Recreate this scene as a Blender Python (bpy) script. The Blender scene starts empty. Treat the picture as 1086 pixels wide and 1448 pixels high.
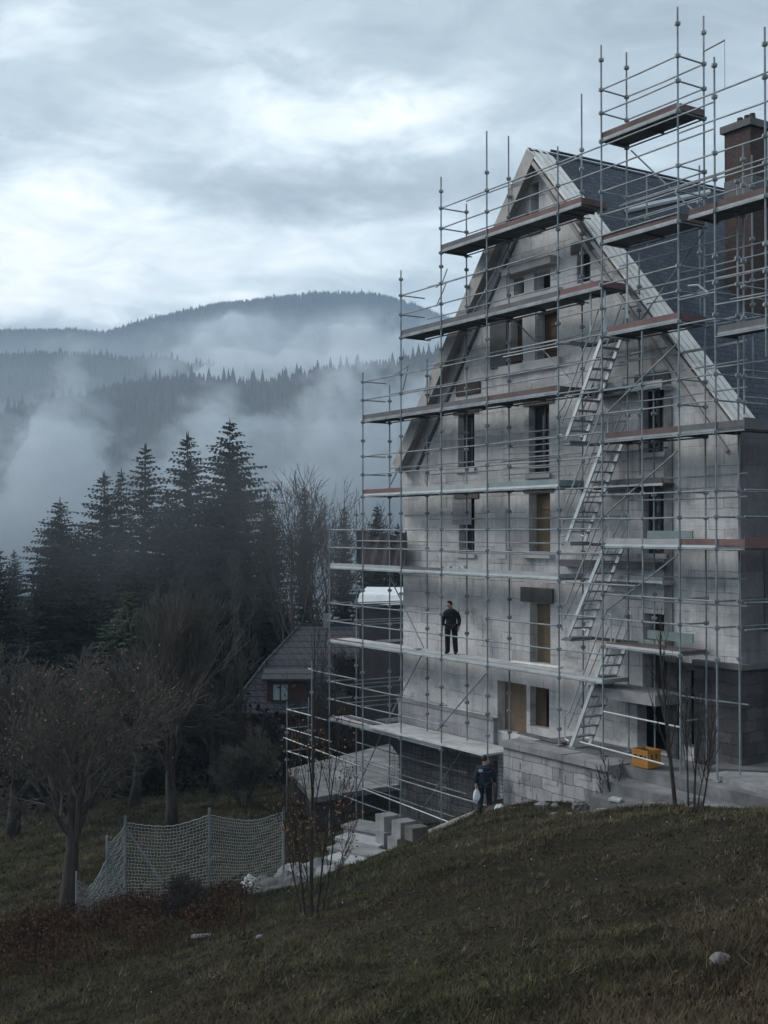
import bpy, math, random
import numpy as np
from mathutils import Vector, Matrix, noise as mnoise
random.seed(7); np.random.seed(7)
sc = bpy.context.scene
COL = sc.collection
PI = math.pi

# ------------------------------------------------------------------ survey frame
F, CX, CY = 1700.0, 543.0, 724.0            # focal length and centre in photo pixels
TILT = math.atan(28.0 / F)
ct, st = math.cos(TILT), math.sin(TILT)
def ray(px, py):
    xc, zc = (px - CX) / F, (CY - py) / F
    return np.array([xc, ct - zc * st, st + zc * ct])
_a = np.array([-1093.0, 1700.0]); _a /= np.linalg.norm(_a)
U = np.array([-_a[0], -_a[1]])                # along the front, towards the near right corner
N = np.array([U[1], -U[0]])                   # outward normal of the front
if N[1] > 0: N = -N
DW = 24.8                                     # distance of the front wall's plane
def hit_plane(px, py, v):
    r = ray(px, py)
    t = -(DW - v) / (r[0] * N[0] + r[1] * N[1])
    return r * t
_c = hit_plane(570, 752, 0.0)
O = np.array([_c[0], _c[1]])
def H(p):
    u, v, z = p
    return (O[0] + u * U[0] + v * N[0], O[1] + u * U[1] + v * N[1], z)
def PW(px, py, v=0.0):                         # survey point -> (u, z) on the plane v
    w = hit_plane(px, py, v)
    d = w[:2] - O
    return float(d @ U), float(w[2])
def UU(px, v=0.0, py=752): return PW(px, py, v)[0]
def ZZ(px, py, v=0.0): return PW(px, py, v)[1]
HROT = math.atan2(U[1], U[0])
W3 = lambda p: (float(p[0]), float(p[1]), float(p[2]))

# ------------------------------------------------------------------ ground heights
ctrl = []
def cp(px, py, Y):
    r = ray(px, py); t = Y / r[1]; ctrl.append(tuple(r * t))
for a in [(543,1448,15),(0,1448,21),(1086,1448,11.6),(1086,1300,15.5),(800,1300,18.5),(543,1300,22.3),
          (1086,1143,24.2),(1000,1135,26.7),(850,1152,28.9),(760,1152,31.6),(690,1152,35.3),(600,1190,32),
          (490,1240,29),(430,1292,25.2),(300,1335,24.7),(150,1400,22.1),(0,1425,22.5),
          (560,1207,39.7),(616,1169,40.4),(515,1179,44.2),(465,1186,46.4),(660,1152,38.2),
          (150,1292,31),(300,1272,33),(400,1258,35),(95,1300,30),(0,1330,30),(250,1300,29),(440,1250,35),
          (243,1170,46),(0,1200,49),(190,1142,55),(340,1150,49),(430,1165,48),(470,1075,70),(330,1085,70),
          (718,1140,36),(900,1150,29.6),(1000,1152,29),(1086,1162,27.3),(60,1130,66)]:
    cp(*a)
ctrl += [(0,0,-4.1),(6,4,-3.1),(-6,6,-6.4),(-12,0,-7.2),(12,0,-1.1),(-15,20,-10.6),(0,-40,1.5),(40,-20,9),(-40,-20,-12),
         (20,40,-6.2),(14,33,-6.3),(30,60,-6),(40,90,-4),(15,70,-9.5),(60,40,0),
         (-30,90,-15.5),(0,100,-15),(-45,130,-18),(10,130,-15),(-40,60,-14.5),(-60,30,-15),(-100,100,-22),(100,100,2),
         (0,300,-38),(-200,300,-45),(200,300,-20),(-300,0,-40),(300,0,20),(0,-300,20),(-300,-300,-20),(300,-300,50),(0,600,-52),(-400,600,-55),(400,600,-40)]
ctrl = np.array(ctrl, float)
def _tps(r2): return 0.5 * r2 * np.log(np.maximum(r2, 1e-9))
_S = 50.0
_P = ctrl[:, :2] / _S; _n = len(_P)
_K = _tps(((_P[:, None, :] - _P[None, :, :]) ** 2).sum(-1)) + np.eye(_n) * 2e-4
_Q = np.c_[np.ones(_n), _P]
_A = np.block([[_K, _Q], [_Q.T, np.zeros((3, 3))]])
_w = np.linalg.solve(_A, np.r_[ctrl[:, 2], 0, 0, 0])
def ground(x, y):
    x = np.atleast_1d(np.asarray(x, float)); y = np.atleast_1d(np.asarray(y, float))
    r = np.hypot(x, y); k = np.minimum(1, 500 / np.maximum(r, 1e-6))
    X = np.c_[x * k, y * k] / _S
    out = np.empty(len(X))
    for i in range(0, len(X), 20000):
        q = X[i:i + 20000]
        d2 = ((q[:, None, :] - _P[None]) ** 2).sum(-1)
        out[i:i + 20000] = _tps(d2) @ _w[:_n] + _w[_n] + q @ _w[_n + 1:]
    return out
def g1(x, y): return float(ground(x, y)[0])
def ghit(px, py, lo=6, hi=200):
    r = ray(px, py); ts = np.geomspace(lo, hi, 500)
    d = ts * r[2] - ground(ts * r[0], ts * r[1])
    i = np.argmax(d < 0)
    return r * ts[i]
def gat(px, Y):                                 # point on the ground in survey column px at range Y
    x = (px - CX) / F * Y
    return np.array([x, Y, g1(x, Y)])

# ------------------------------------------------------------------ object helpers
WM = {}
def _reg(o, M): WM[o.name] = M
def tag(o, label=None, cat=None, group=None, kind=None):
    if label: o['label'] = label
    if cat: o['category'] = cat
    if group: o['group'] = group
    if kind: o['kind'] = kind
    return o
def thing(name, label, cat, loc, rot=0.0, group=None):
    o = bpy.data.objects.new(name, None); COL.objects.link(o)
    o.empty_display_size = 0.3
    o.location = W3(loc); o.rotation_euler = (0, 0, rot)
    _reg(o, Matrix.Translation(Vector(W3(loc))) @ Matrix.Rotation(rot, 4, 'Z'))
    return tag(o, label, cat, group)
def hthing(name, label, cat, p, group=None): return thing(name, label, cat, H(p), HROT, group)
def copy_tree(o, parent=None):
    c = o.copy(); COL.objects.link(c)
    if parent is not None: c.parent = parent
    for ch in list(o.children): copy_tree(ch, c)
    return c

class MB:
    def __init__(s, fr=None): s.v, s.f, s.m, s.fr = [], [], [], fr
    def add(s, vs, fs, mi=0):
        b = len(s.v)
        s.v += [s.fr(p) if s.fr else tuple(p) for p in vs]
        s.f += [tuple(b + i for i in f) for f in fs]; s.m += [mi] * len(fs)
        return s
    def box(s, a, b, mi=0):
        x0, y0, z0 = (min(a[i], b[i]) for i in range(3)); x1, y1, z1 = (max(a[i], b[i]) for i in range(3))
        return s.add([(x0,y0,z0),(x1,y0,z0),(x1,y1,z0),(x0,y1,z0),(x0,y0,z1),(x1,y0,z1),(x1,y1,z1),(x0,y1,z1)],
                     [(0,3,2,1),(4,5,6,7),(0,1,5,4),(1,2,6,5),(2,3,7,6),(3,0,4,7)], mi)
    def hexa(s, lo, hi, mi=0):                 # two rings of equal length
        n = len(lo)
        return s.add(list(lo) + list(hi), [tuple(range(n))[::-1], tuple(range(n, 2 * n))] +
                     [(i, (i + 1) % n, n + (i + 1) % n, n + i) for i in range(n)], mi)
    def path(s, pts, rad, n=6, cap=True, mi=0):
        P = [Vector(p) for p in pts]
        if not hasattr(rad, '__len__'): rad = [rad] * len(P)
        vs, fs = [], []
        t0 = (P[1] - P[0]).normalized()
        ref = Vector((0, 0, 1)) if abs(t0.z) < .9 else Vector((1, 0, 0))
        for i, p in enumerate(P):
            t = (P[min(i + 1, len(P) - 1)] - P[max(i - 1, 0)])
            t = t.normalized() if t.length > 1e-9 else t0
            a = t.cross(ref)
            if a.length < 1e-4: a = t.cross(Vector((0, 1, 0)))
            a.normalize(); b = t.cross(a)
            for k in range(n):
                th = 2 * PI * k / n
                vs.append(tuple(p + (a * math.cos(th) + b * math.sin(th)) * rad[i]))
        for i in range(len(P) - 1):
            for k in range(n):
                fs.append((i*n+k, i*n+(k+1)%n, (i+1)*n+(k+1)%n, (i+1)*n+k))
        if cap: fs += [tuple(range(n))[::-1], tuple(range((len(P)-1)*n, len(P)*n))]
        return s.add(vs, fs, mi)
    def tube(s, a, b, r, n=8, mi=0): return s.path([a, b], r, n, True, mi)
    def build(s, name, mat, parent=None, smooth=False, label=None, jit=0.0):
        me = bpy.data.meshes.new(name)
        vs = s.v
        M = WM[parent.name] if parent is not None else Matrix.Identity(4)
        Mi = np.array(M.inverted())
        A = np.c_[np.array(vs, float), np.ones(len(vs))] @ Mi.T
        me.from_pydata([tuple(q[:3]) for q in A], [], s.f)
        for m in (mat if isinstance(mat, (list, tuple)) else [mat]): me.materials.append(m)
        if any(s.m): me.polygons.foreach_set('material_index', s.m)
        if smooth: me.polygons.foreach_set('use_smooth', [True] * len(me.polygons))
        me.update()
        o = bpy.data.objects.new(name, me); COL.objects.link(o)
        if parent is not None: o.parent = parent
        _reg(o, M)
        if label: o['label'] = label
        return o
    def build_thing(s, name, mat, label, cat, loc, rot=0.0, group=None, smooth=False, kind=None):
        M = Matrix.Translation(Vector(W3(loc))) @ Matrix.Rotation(rot, 4, 'Z')
        class _d: pass
        d = _d(); d.name = '__tmp__'; WM['__tmp__'] = M
        me = s.build(name, mat, None, smooth)
        A = np.c_[np.array(s.v, float), np.ones(len(s.v))] @ np.array(M.inverted()).T
        me.data.vertices.foreach_set('co', A[:, :3].astype(np.float32).ravel()); me.data.update()
        me.location = W3(loc); me.rotation_euler = (0, 0, rot); _reg(me, M)
        return tag(me, label, cat, group, kind)
def np_mesh(name, V, Fc, mat, loc=None, mi=None, smooth=False):
    V = np.asarray(V, np.float32); Fc = np.asarray(Fc, np.int32)
    if loc is not None: V = V - np.asarray(loc, np.float32)
    me = bpy.data.meshes.new(name); k = Fc.shape[1]
    me.vertices.add(len(V)); me.vertices.foreach_set('co', V.ravel())
    me.loops.add(Fc.size); me.loops.foreach_set('vertex_index', Fc.ravel())
    me.polygons.add(len(Fc))
    me.polygons.foreach_set('loop_start', np.arange(0, Fc.size, k, dtype=np.int32))
    for m in (mat if isinstance(mat, (list, tuple)) else [mat]): me.materials.append(m)
    if mi is not None: me.polygons.foreach_set('material_index', np.asarray(mi, np.int32))
    if smooth: me.polygons.foreach_set('use_smooth', [True] * len(Fc))
    me.update(calc_edges=True); me.validate()
    return me
def np_obj(name, V, Fc, mat, loc=None, parent=None, **kw):
    o = bpy.data.objects.new(name, np_mesh(name, V, Fc, mat, loc, **kw)); COL.objects.link(o)
    if loc is not None and parent is None: o.location = W3(loc)
    if parent is not None: o.parent = parent
    return o

# ------------------------------------------------------------------ materials
def nm(name):
    m = bpy.data.materials.new(name); m.use_nodes = True
    nt = m.node_tree; return m, nt, nt.nodes['Principled BSDF']
def ramp(nt, fac, stops):
    r = nt.nodes.new('ShaderNodeValToRGB'); e = r.color_ramp.elements
    while len(e) < len(stops): e.new(0.5)
    for i, (p, c) in enumerate(stops): e[i].position = p; e[i].color = (*c, 1)
    nt.links.new(fac, r.inputs[0]); return r.outputs[0]
def noise(nt, vec, scale, detail=6, rough=.6, dist=0.0):
    n = nt.nodes.new('ShaderNodeTexNoise')
    n.inputs['Scale'].default_value = scale; n.inputs['Detail'].default_value = detail
    n.inputs['Roughness'].default_value = rough; n.inputs['Distortion'].default_value = dist
    if vec is not None: nt.links.new(vec, n.inputs['Vector'])
    return n.outputs['Fac']
def coords(nt, sc_=(1, 1, 1), kind='Object'):
    t = nt.nodes.new('ShaderNodeTexCoord'); mp = nt.nodes.new('ShaderNodeMapping')
    mp.inputs['Scale'].default_value = sc_
    nt.links.new(t.outputs[kind], mp.inputs['Vector']); return mp.outputs[0]
def mixc(nt, fac, a, b, mode='MIX'):
    m = nt.nodes.new('ShaderNodeMix'); m.data_type = 'RGBA'; m.blend_type = mode
    for s, x in ((m.inputs[0], fac), (m.inputs[6], a), (m.inputs[7], b)):
        if isinstance(x, (int, float)): s.default_value = x
        elif isinstance(x, tuple): s.default_value = (*x, 1)
        else: nt.links.new(x, s)
    return m.outputs[2]
def math_(nt, op, a, b=0.0, c=None, clamp=False):
    m = nt.nodes.new('ShaderNodeMath'); m.operation = op; m.use_clamp = clamp
    for i, x in enumerate((a, b) if c is None else (a, b, c)):
        if isinstance(x, (int, float)): m.inputs[i].default_value = x
        else: nt.links.new(x, m.inputs[i])
    return m.outputs[0]
def bump(nt, b, h, strength=.4, dist=.02):
    n = nt.nodes.new('ShaderNodeBump'); n.inputs['Strength'].default_value = strength
    n.inputs['Distance'].default_value = dist
    nt.links.new(h, n.inputs['Height']); nt.links.new(n.outputs[0], b.inputs['Normal'])
def simple(name, stops, scale=3.0, sc_=(1, 1, 1), rough=.8, bmp=.3, bd=.01, metal=0.0, detail=8, spec=.3):
    m, nt, b = nm(name)
    v = coords(nt, sc_); n = noise(nt, v, scale, detail, .65)
    k = len(stops)
    c = ramp(nt, n, [(.3 + .4 * i / max(1, k - 1), s) for i, s in enumerate(stops)])
    nt.links.new(c, b.inputs['Base Color'])
    b.inputs['Roughness'].default_value = rough; b.inputs['Metallic'].default_value = metal
    b.inputs['Specular IOR Level'].default_value = spec
    if bmp: bump(nt, b, n, bmp, bd)
    return m
def block_mat(name, c1, c2, mortar, bw, bh, stain, msize=.012, dark=.5, brickpatch=None, bmp=.5, wob_=1.0, plaster=None):
    m, nt, b = nm(name)
    v = coords(nt)
    sp = nt.nodes.new('ShaderNodeSeparateXYZ'); nt.links.new(v, sp.inputs[0])
    xx = math_(nt, 'ADD', sp.outputs[0], sp.outputs[1])
    wob = noise(nt, v, 1.3, 3)
    xx = math_(nt, 'ADD', xx, math_(nt, 'MULTIPLY', wob, .12 * wob_))
    zz = math_(nt, 'ADD', sp.outputs[2], math_(nt, 'MULTIPLY', noise(nt, v, 1.9, 4), .07 * wob_))
    cb = nt.nodes.new('ShaderNodeCombineXYZ'); nt.links.new(xx, cb.inputs[0]); nt.links.new(zz, cb.inputs[1])
    br = nt.nodes.new('ShaderNodeTexBrick'); nt.links.new(cb.outputs[0], br.inputs['Vector'])
    br.inputs['Scale'].default_value = 1.0; br.inputs['Brick Width'].default_value = bw
    br.inputs['Row Height'].default_value = bh; br.inputs['Mortar Size'].default_value = msize
    br.inputs['Mortar Smooth'].default_value = .6; br.inputs['Bias'].default_value = -.1
    br.inputs['Color1'].default_value = (*c1, 1); br.inputs['Color2'].default_value = (*c2, 1)
    br.inputs['Mortar'].default_value = (*mortar, 1)
    n1 = noise(nt, v, .55, 9, .62, .3)
    col = mixc(nt, ramp(nt, n1, [(.50, (0, 0, 0)), (.82, (1, 1, 1))]), br.outputs['Color'], stain)
    # vertical weather streaks
    vs = coords(nt, (3.2, 3.2, .25)); n2 = noise(nt, vs, 1.0, 5, .6)
    col = mixc(nt, math_(nt, 'MULTIPLY', ramp(nt, n2, [(.5, (0, 0, 0)), (.75, (1, 1, 1))]), dark), col, tuple(x * .45 for x in stain))
    if plaster:
        n5 = noise(nt, coords(nt, (.5, .5, .9)), 1.0, 10, .62, .5)
        pl = mixc(nt, ramp(nt, noise(nt, v, 1.7, 8, .65), [(.35, (0,0,0)), (.7, (1,1,1))]), plaster, tuple(x * .68 for x in plaster))
        col = mixc(nt, ramp(nt, n5, [(.48, (0,0,0)), (.56, (1,1,1))]), col, pl)
        for bw2, bh2, k2, lo in ((2.7, 1.55, .55, .72), (.85, 1.3, .45, .76)):
            b2 = nt.nodes.new('ShaderNodeTexBrick'); nt.links.new(cb.outputs[0], b2.inputs['Vector']); b2.inputs['Scale'].default_value = 1.0; b2.inputs['Brick Width'].default_value = bw2; b2.inputs['Row Height'].default_value = bh2; b2.offset = .37; b2.inputs['Mortar Size'].default_value = .012; b2.inputs['Mortar Smooth'].default_value = 1.0; b2.inputs['Bias'].default_value = -.35
            b2.inputs['Color1'].default_value = (1, 1, 1, 1); b2.inputs['Color2'].default_value = (lo, lo, lo, 1); b2.inputs['Mortar'].default_value = (.72, .72, .72, 1)
            col = mixc(nt, k2 * 1.6 if k2 * 1.6 < 1 else 1.0, col, b2.outputs['Color'], 'MULTIPLY')
    if brickpatch:
        n3 = noise(nt, v, .9, 4, .5, .2)
        br2 = nt.nodes.new('ShaderNodeTexBrick'); nt.links.new(cb.outputs[0], br2.inputs['Vector'])
        br2.inputs['Scale'].default_value = 1.0; br2.inputs['Brick Width'].default_value = .25; br2.inputs['Row Height'].default_value = .085
        br2.inputs['Color1'].default_value = (*brickpatch, 1); br2.inputs['Color2'].default_value = (*[x * .6 for x in brickpatch], 1)
        br2.inputs['Mortar'].default_value = (.2, .19, .18, 1); br2.inputs['Mortar Size'].default_value = .01
        col = mixc(nt, ramp(nt, n3, [(.64, (0, 0, 0)), (.66, (1, 1, 1))]), col, br2.outputs['Color'])
    n4 = noise(nt, v, 9, 8, .7)
    col = mixc(nt, .35, col, ramp(nt, n4, [(.3, (.25, .25, .25)), (.7, (.85, .85, .85))]), 'SOFT_LIGHT')
    nt.links.new(col, b.inputs['Base Color'])
    b.inputs['Roughness'].default_value = .92; b.inputs['Specular IOR Level'].default_value = .15
    h = math_(nt, 'SUBTRACT', math_(nt, 'MULTIPLY', n4, .5), br.outputs['Fac'])
    bump(nt, b, h, bmp, .02)
    return m
M = {}
M['render'] = block_mat('wall_render', (.66,.652,.655), (.46,.45,.458), (.30,.295,.298), 1.05, .56, (.26,.252,.255), .014, .55, None, .5, 1.6, (.70,.695,.695))
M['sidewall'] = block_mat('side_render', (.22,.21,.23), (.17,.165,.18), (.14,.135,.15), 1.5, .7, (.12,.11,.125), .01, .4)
M['plinth'] = block_mat('plinth_stone', (.33,.325,.345), (.28,.275,.295), (.2,.2,.21), .9, .4, (.2,.195,.21), .012, .5)
M['darkstone'] = block_mat('dark_rubble_stone', (.085,.083,.088), (.045,.044,.047), (.055,.054,.058), .62, .31, (.032,.03,.032), .012, .5, None, 1.0, 4.0)
M['terrstone'] = block_mat('terrace_stone', (.36,.355,.37), (.19,.186,.198), (.15,.147,.155), .9, .36, (.10,.097,.102), .012, .75, None, 1.0, 2.2)
M['basestone'] = block_mat('base_stone', (.17,.166,.174), (.10,.098,.104), (.07,.068,.072), .6, .33, (.075,.072,.077), .02, .5, None, 1.0, 5.0)
M['brick'] = block_mat('chimney_brick', (.085,.06,.056), (.06,.043,.042), (.085,.076,.074), .25, .08, (.07,.045,.042), .012, .5)
M['slate'] = block_mat('roof_slate', (.085,.10,.125), (.062,.072,.094), (.03,.034,.043), .3, .16, (.05,.055,.068), .012, .4)
M['tile'] = block_mat('roof_shingle', (.066,.066,.078), (.054,.054,.065), (.024,.024,.028), .45, .32, (.048,.046,.053), .035, .3, None, 1.0)
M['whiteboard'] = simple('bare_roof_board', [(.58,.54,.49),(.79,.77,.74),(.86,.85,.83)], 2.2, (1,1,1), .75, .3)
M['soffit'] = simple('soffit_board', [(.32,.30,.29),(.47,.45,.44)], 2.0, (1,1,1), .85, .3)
M['galv'] = simple('galvanised_steel', [(.13,.155,.17),(.23,.26,.28),(.34,.37,.39)], 1.6, (1,1,1), .55, .05, .002, .35, spec=.4)
M['galv2'] = simple('bright_aluminium', [(.42,.46,.48),(.58,.62,.64)], 1.6, (1,1,1), .5, .05, .002, .4, spec=.4)
M['galv3'] = simple('scuffed_aluminium', [(.24,.265,.28),(.38,.41,.425),(.46,.49,.50)], 2.5, (1,1,1), .6, .05, .002, .3)
M['deck'] = simple('grey_plank', [(.05,.05,.05),(.095,.095,.095),(.15,.15,.152)], 2.0, (1,1,1), .85, .3)
M['deckpale'] = simple('pale_plank', [(.30,.31,.32),(.47,.48,.49),(.58,.59,.60)], 1.7, (1,1,1), .85, .3)
M['toered'] = simple('red_toe_board', [(.10,.07,.07),(.17,.095,.095),(.17,.13,.13)], 1.4, (1,1,1), .75, .2)
M['toebrown'] = simple('brown_toe_board', [(.07,.045,.045),(.12,.08,.078),(.16,.125,.125)], 1.3, (1,1,1), .8, .2)
M['toegrey'] = simple('grey_toe_board', [(.09,.092,.098),(.16,.163,.17)], 1.3, (1,1,1), .8, .2)
M['toepale'] = simple('pale_toe_board', [(.26,.28,.285),(.40,.425,.43)], 1.3, (1,1,1), .7, .2)
M['toeteal'] = simple('green_grey_toe_board', [(.16,.215,.22),(.26,.32,.325)], 1.3, (1,1,1), .7, .2)
M['concrete'] = simple('concrete', [(.13,.13,.135),(.22,.22,.226),(.31,.31,.317)], 1.4, (1,1,1), .9, .35)
M['slabroof'] = simple('weathered_slab', [(.07,.07,.073),(.15,.15,.155),(.27,.275,.28)], .8, (1,1,1), .9, .5, .03)
M['concdark'] = simple('dark_concrete', [(.09,.09,.094),(.15,.15,.156)], 1.1, (1,1,1), .9, .35)
M['concpale'] = simple('pale_concrete', [(.26,.275,.285),(.40,.415,.425)], 1.0, (1,1,1), .85, .3)
M['board'] = simple('tan_plywood', [(.10,.07,.045),(.18,.13,.088),(.21,.16,.112)], 1.2, (1,1,.3), .8, .1)
M['boarddk'] = simple('brown_plywood', [(.07,.046,.032),(.12,.082,.056)], 1.2, (1,1,.3), .8, .1)
M['frame'] = simple('dark_window_frame', [(.03,.03,.034),(.05,.05,.055)], 4, (1,1,1), .5, 0)
M['framewh'] = simple('white_window_frame', [(.5,.52,.54),(.6,.62,.64)], 4, (1,1,1), .5, 0)
M['glass'] = simple('dark_glass', [(.012,.015,.02),(.03,.035,.042)], .8, (1,1,1), .08, 0, spec=.6)
M['curtain'] = simple('pale_curtain_glass', [(.30,.38,.40),(.46,.53,.54)], 2.5, (4,4,.2), .4, 0)
M['void'] = simple('unlit_room_dark', [(.012,.012,.012),(.03,.028,.028)], 1, (1,1,1), .95, 0)  # near-black colour standing in for the unlit rooms behind the openings
M['bark'] = simple('bark', [(.018,.015,.014),(.04,.034,.031),(.06,.052,.048)], 6, (1,1,.3), .95, .6, .02)
M['twig'] = simple('grey_twig', [(.03,.027,.026),(.06,.053,.05)], 3, (1,1,1), .95, 0)
M['twigpale'] = simple('pale_twig', [(.06,.056,.05),(.11,.10,.09)], 3, (1,1,1), .95, 0)
M['leafor'] = simple('orange_leaf', [(.10,.05,.025),(.19,.095,.045),(.25,.14,.07)], 5, (1,1,1), .8, 0)
M['leafbr'] = simple('brown_leaf', [(.07,.045,.026),(.15,.095,.05),(.20,.13,.072)], 3, (1,1,1), .8, 0)
M['spruce'] = simple('spruce_needles', [(.008,.013,.013),(.016,.024,.022),(.030,.040,.034)], .7, (1,1,1), .85, 0, spec=.15)
M['spruceg'] = simple('young_spruce_needles', [(.03,.046,.032),(.06,.084,.054),(.085,.11,.07)], 1.0, (1,1,1), .85, 0, spec=.15)
M['forest'] = simple('far_forest', [(.012,.018,.018),(.024,.032,.03)], .02, (1,1,1), .95, 0, spec=.1)
M['grass'] = simple('dry_grass', [(.022,.019,.013),(.055,.046,.028),(.105,.086,.052),(.19,.16,.10)], .9, (1,1,1), .9, 0, spec=.1)
def grass_mat():
    m, nt, b = nm('dry_grass_patches'); v = coords(nt)
    a = ramp(nt, noise(nt, v, .9, 8, .65), [(.3, (.028,.021,.014)), (.45, (.068,.053,.034)), (.58, (.13,.104,.066)), (.72, (.23,.19,.13))])
    c = ramp(nt, noise(nt, v, .9, 8, .65), [(.3, (.025,.027,.015)), (.45, (.06,.061,.031)), (.58, (.115,.112,.06)), (.72, (.20,.19,.11))])
    col = mixc(nt, ramp(nt, noise(nt, v, .13, 6, .6, .6), [(.42, (0,0,0)), (.58, (1,1,1))]), a, c)
    col = mixc(nt, .45, col, ramp(nt, noise(nt, v, .4, 6, .65), [(.35, (.12,.12,.12)), (.65, (.8,.8,.8))]), 'OVERLAY')
    nt.links.new(col, b.inputs['Base Color']); b.inputs['Roughness'].default_value = .9; b.inputs['Specular IOR Level'].default_value = .1
    return m
M['grass'] = grass_mat()
M['straw'] = simple('straw', [(.05,.043,.027),(.12,.10,.063),(.21,.18,.12)], 1.5, (1,1,1), .9, 0, spec=.1)
M['litter'] = simple('fallen_leaf', [(.022,.015,.011),(.055,.036,.025),(.13,.095,.068)], 4.0, (1,1,1), .9, 0, spec=.1)
M['bramble'] = simple('dead_bracken', [(.022,.013,.010),(.055,.032,.023),(.10,.064,.044)], 2.5, (1,1,1), .9, 0, spec=.1)
M['dense'] = simple('thicket', [(.014,.013,.012),(.03,.027,.024)], 1.0, (1,1,1), .95, 0, spec=.1)
M['skin'] = simple('skin', [(.33,.19,.14),(.40,.24,.18)], 8, (1,1,1), .6, 0)
M['jacket'] = simple('dark_jacket', [(.008,.009,.012),(.017,.018,.022)], 6, (1,1,1), .85, .3)
M['jacketbl'] = simple('navy_jacket', [(.007,.012,.022),(.014,.022,.04)], 6, (1,1,1), .8, .3)
M['trouser'] = simple('dark_trousers', [(.007,.008,.011),(.014,.015,.02)], 6, (1,1,1), .9, .3)
M['jean'] = simple('dark_jeans', [(.007,.011,.02),(.014,.02,.036)], 6, (1,1,1), .9, .3)
M['shoe'] = simple('black_shoe', [(.005,.005,.006),(.012,.012,.013)], 6, (1,1,1), .5, 0)
M['hair'] = simple('dark_hair', [(.006,.005,.005),(.014,.011,.01)], 20, (1,1,1), .7, 0)
M['bag'] = simple('white_plastic', [(.55,.60,.63),(.72,.76,.78)], 5, (1,1,1), .5, .4)
M['badge'] = simple('pale_blue_print', [(.25,.36,.48),(.35,.46,.56)], 30, (1,1,1), .6, 0)
M['yellow'] = simple('yellow_plastic', [(.27,.125,.028),(.40,.185,.045)], 3, (1,1,1), .5, .1)
M['black'] = simple('black_hole', [(.006,.006,.006),(.012,.012,.012)], 3, (1,1,1), .9, 0)
M['tarp'] = simple('dark_tarpaulin', [(.028,.026,.03),(.055,.05,.056)], 2, (1,1,1), .6, .6, .05)
M['sheet'] = simple('white_sheeting', [(.50,.53,.55),(.68,.70,.72)], 1.5, (1,1,1), .6, .4)
M['rope'] = simple('pale_net_rope', [(.22,.25,.255),(.34,.37,.375)], 5, (1,1,1), .9, 0)
M['mesh'] = simple('dark_debris_net', [(.03,.032,.036),(.06,.063,.068)], 5, (1,1,1), .9, 0)
M['rock'] = simple('boulder', [(.09,.085,.085),(.17,.16,.16),(.22,.21,.21)], 5, (1,1,1), .95, .5)
M['redclad'] = simple('dark_red_cladding', [(.05,.024,.022),(.08,.036,.032)], 2, (1,1,1), .85, .2)
M['lintel'] = simple('brown_lintel_stone', [(.085,.078,.074),(.16,.148,.14)], 2, (1,1,1), .95, .5)
M['palestone'] = simple('pale_pier_stone', [(.40,.40,.41),(.52,.52,.53)], 1.6, (1,1,1), .9, .3)

def terrain_mat():
    m, nt, b = nm('meadow_ground')
    v = coords(nt)
    n1 = noise(nt, v, .22, 8, .65, .4); n2 = noise(nt, v, 2.5, 8, .7); n3 = noise(nt, v, .06, 5, .6)
    c = ramp(nt, n1, [(.3, (.018,.015,.011)), (.48, (.032,.028,.018)), (.62, (.046,.041,.025)), (.75, (.028,.02,.015))])
    c = mixc(nt, .5, c, ramp(nt, n2, [(.3, (.2,.2,.2)), (.7, (.8,.8,.8))]), 'OVERLAY')
    c = mixc(nt, math_(nt, 'MULTIPLY', ramp(nt, n3, [(.45, (0,0,0)), (.6, (1,1,1))]), .5), c, (.03,.034,.022))
    n4 = noise(nt, v, 16, 6, .75)
    c = mixc(nt, .8, c, ramp(nt, n4, [(.36, (.10,.10,.10)), (.64, (.86,.86,.86))]), 'OVERLAY')
    nt.links.new(c, b.inputs['Base Color']); b.inputs['Roughness'].default_value = .95
    b.inputs['Specular IOR Level'].default_value = .1
    bump(nt, b, math_(nt, 'ADD', n2, n4), 1.0, .09)
    return m
M['ground'] = terrain_mat()
def vol_mat(name, dens, col=(1, 1, 1), aniso=0.0):
    m = bpy.data.materials.new(name); m.use_nodes = True; nt = m.node_tree
    for n in list(nt.nodes): nt.nodes.remove(n)
    o = nt.nodes.new('ShaderNodeOutputMaterial'); p = nt.nodes.new('ShaderNodeVolumePrincipled')
    p.inputs['Color'].default_value = (*col, 1); p.inputs['Density'].default_value = dens
    p.inputs['Anisotropy'].default_value = aniso
    nt.links.new(p.outputs[0], o.inputs['Volume']); return m

# ------------------------------------------------------------------ camera
cam = bpy.data.cameras.new('camera'); co = bpy.data.objects.new('camera', cam); COL.objects.link(co)
co.location = (0, 0, 0); co.rotation_euler = (PI / 2 + TILT, 0, 0)
cam.sensor_fit = 'VERTICAL'; cam.sensor_height = 24.0; cam.lens = F / 1448 * 24.0
cam.clip_start = .1; cam.clip_end = 9000
sc.camera = co
sc.view_settings.view_transform = 'Standard'; sc.view_settings.look = 'None'; sc.view_settings.exposure = 0.62; sc.view_settings.gamma = 1.0
sc.cycles.volume_bounces = 2; sc.cycles.max_bounces = 8; sc.cycles.diffuse_bounces = 3; sc.cycles.transparent_max_bounces = 8
sc.cycles.use_denoising = True; sc.cycles.denoiser = 'OPENIMAGEDENOISE'

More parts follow.
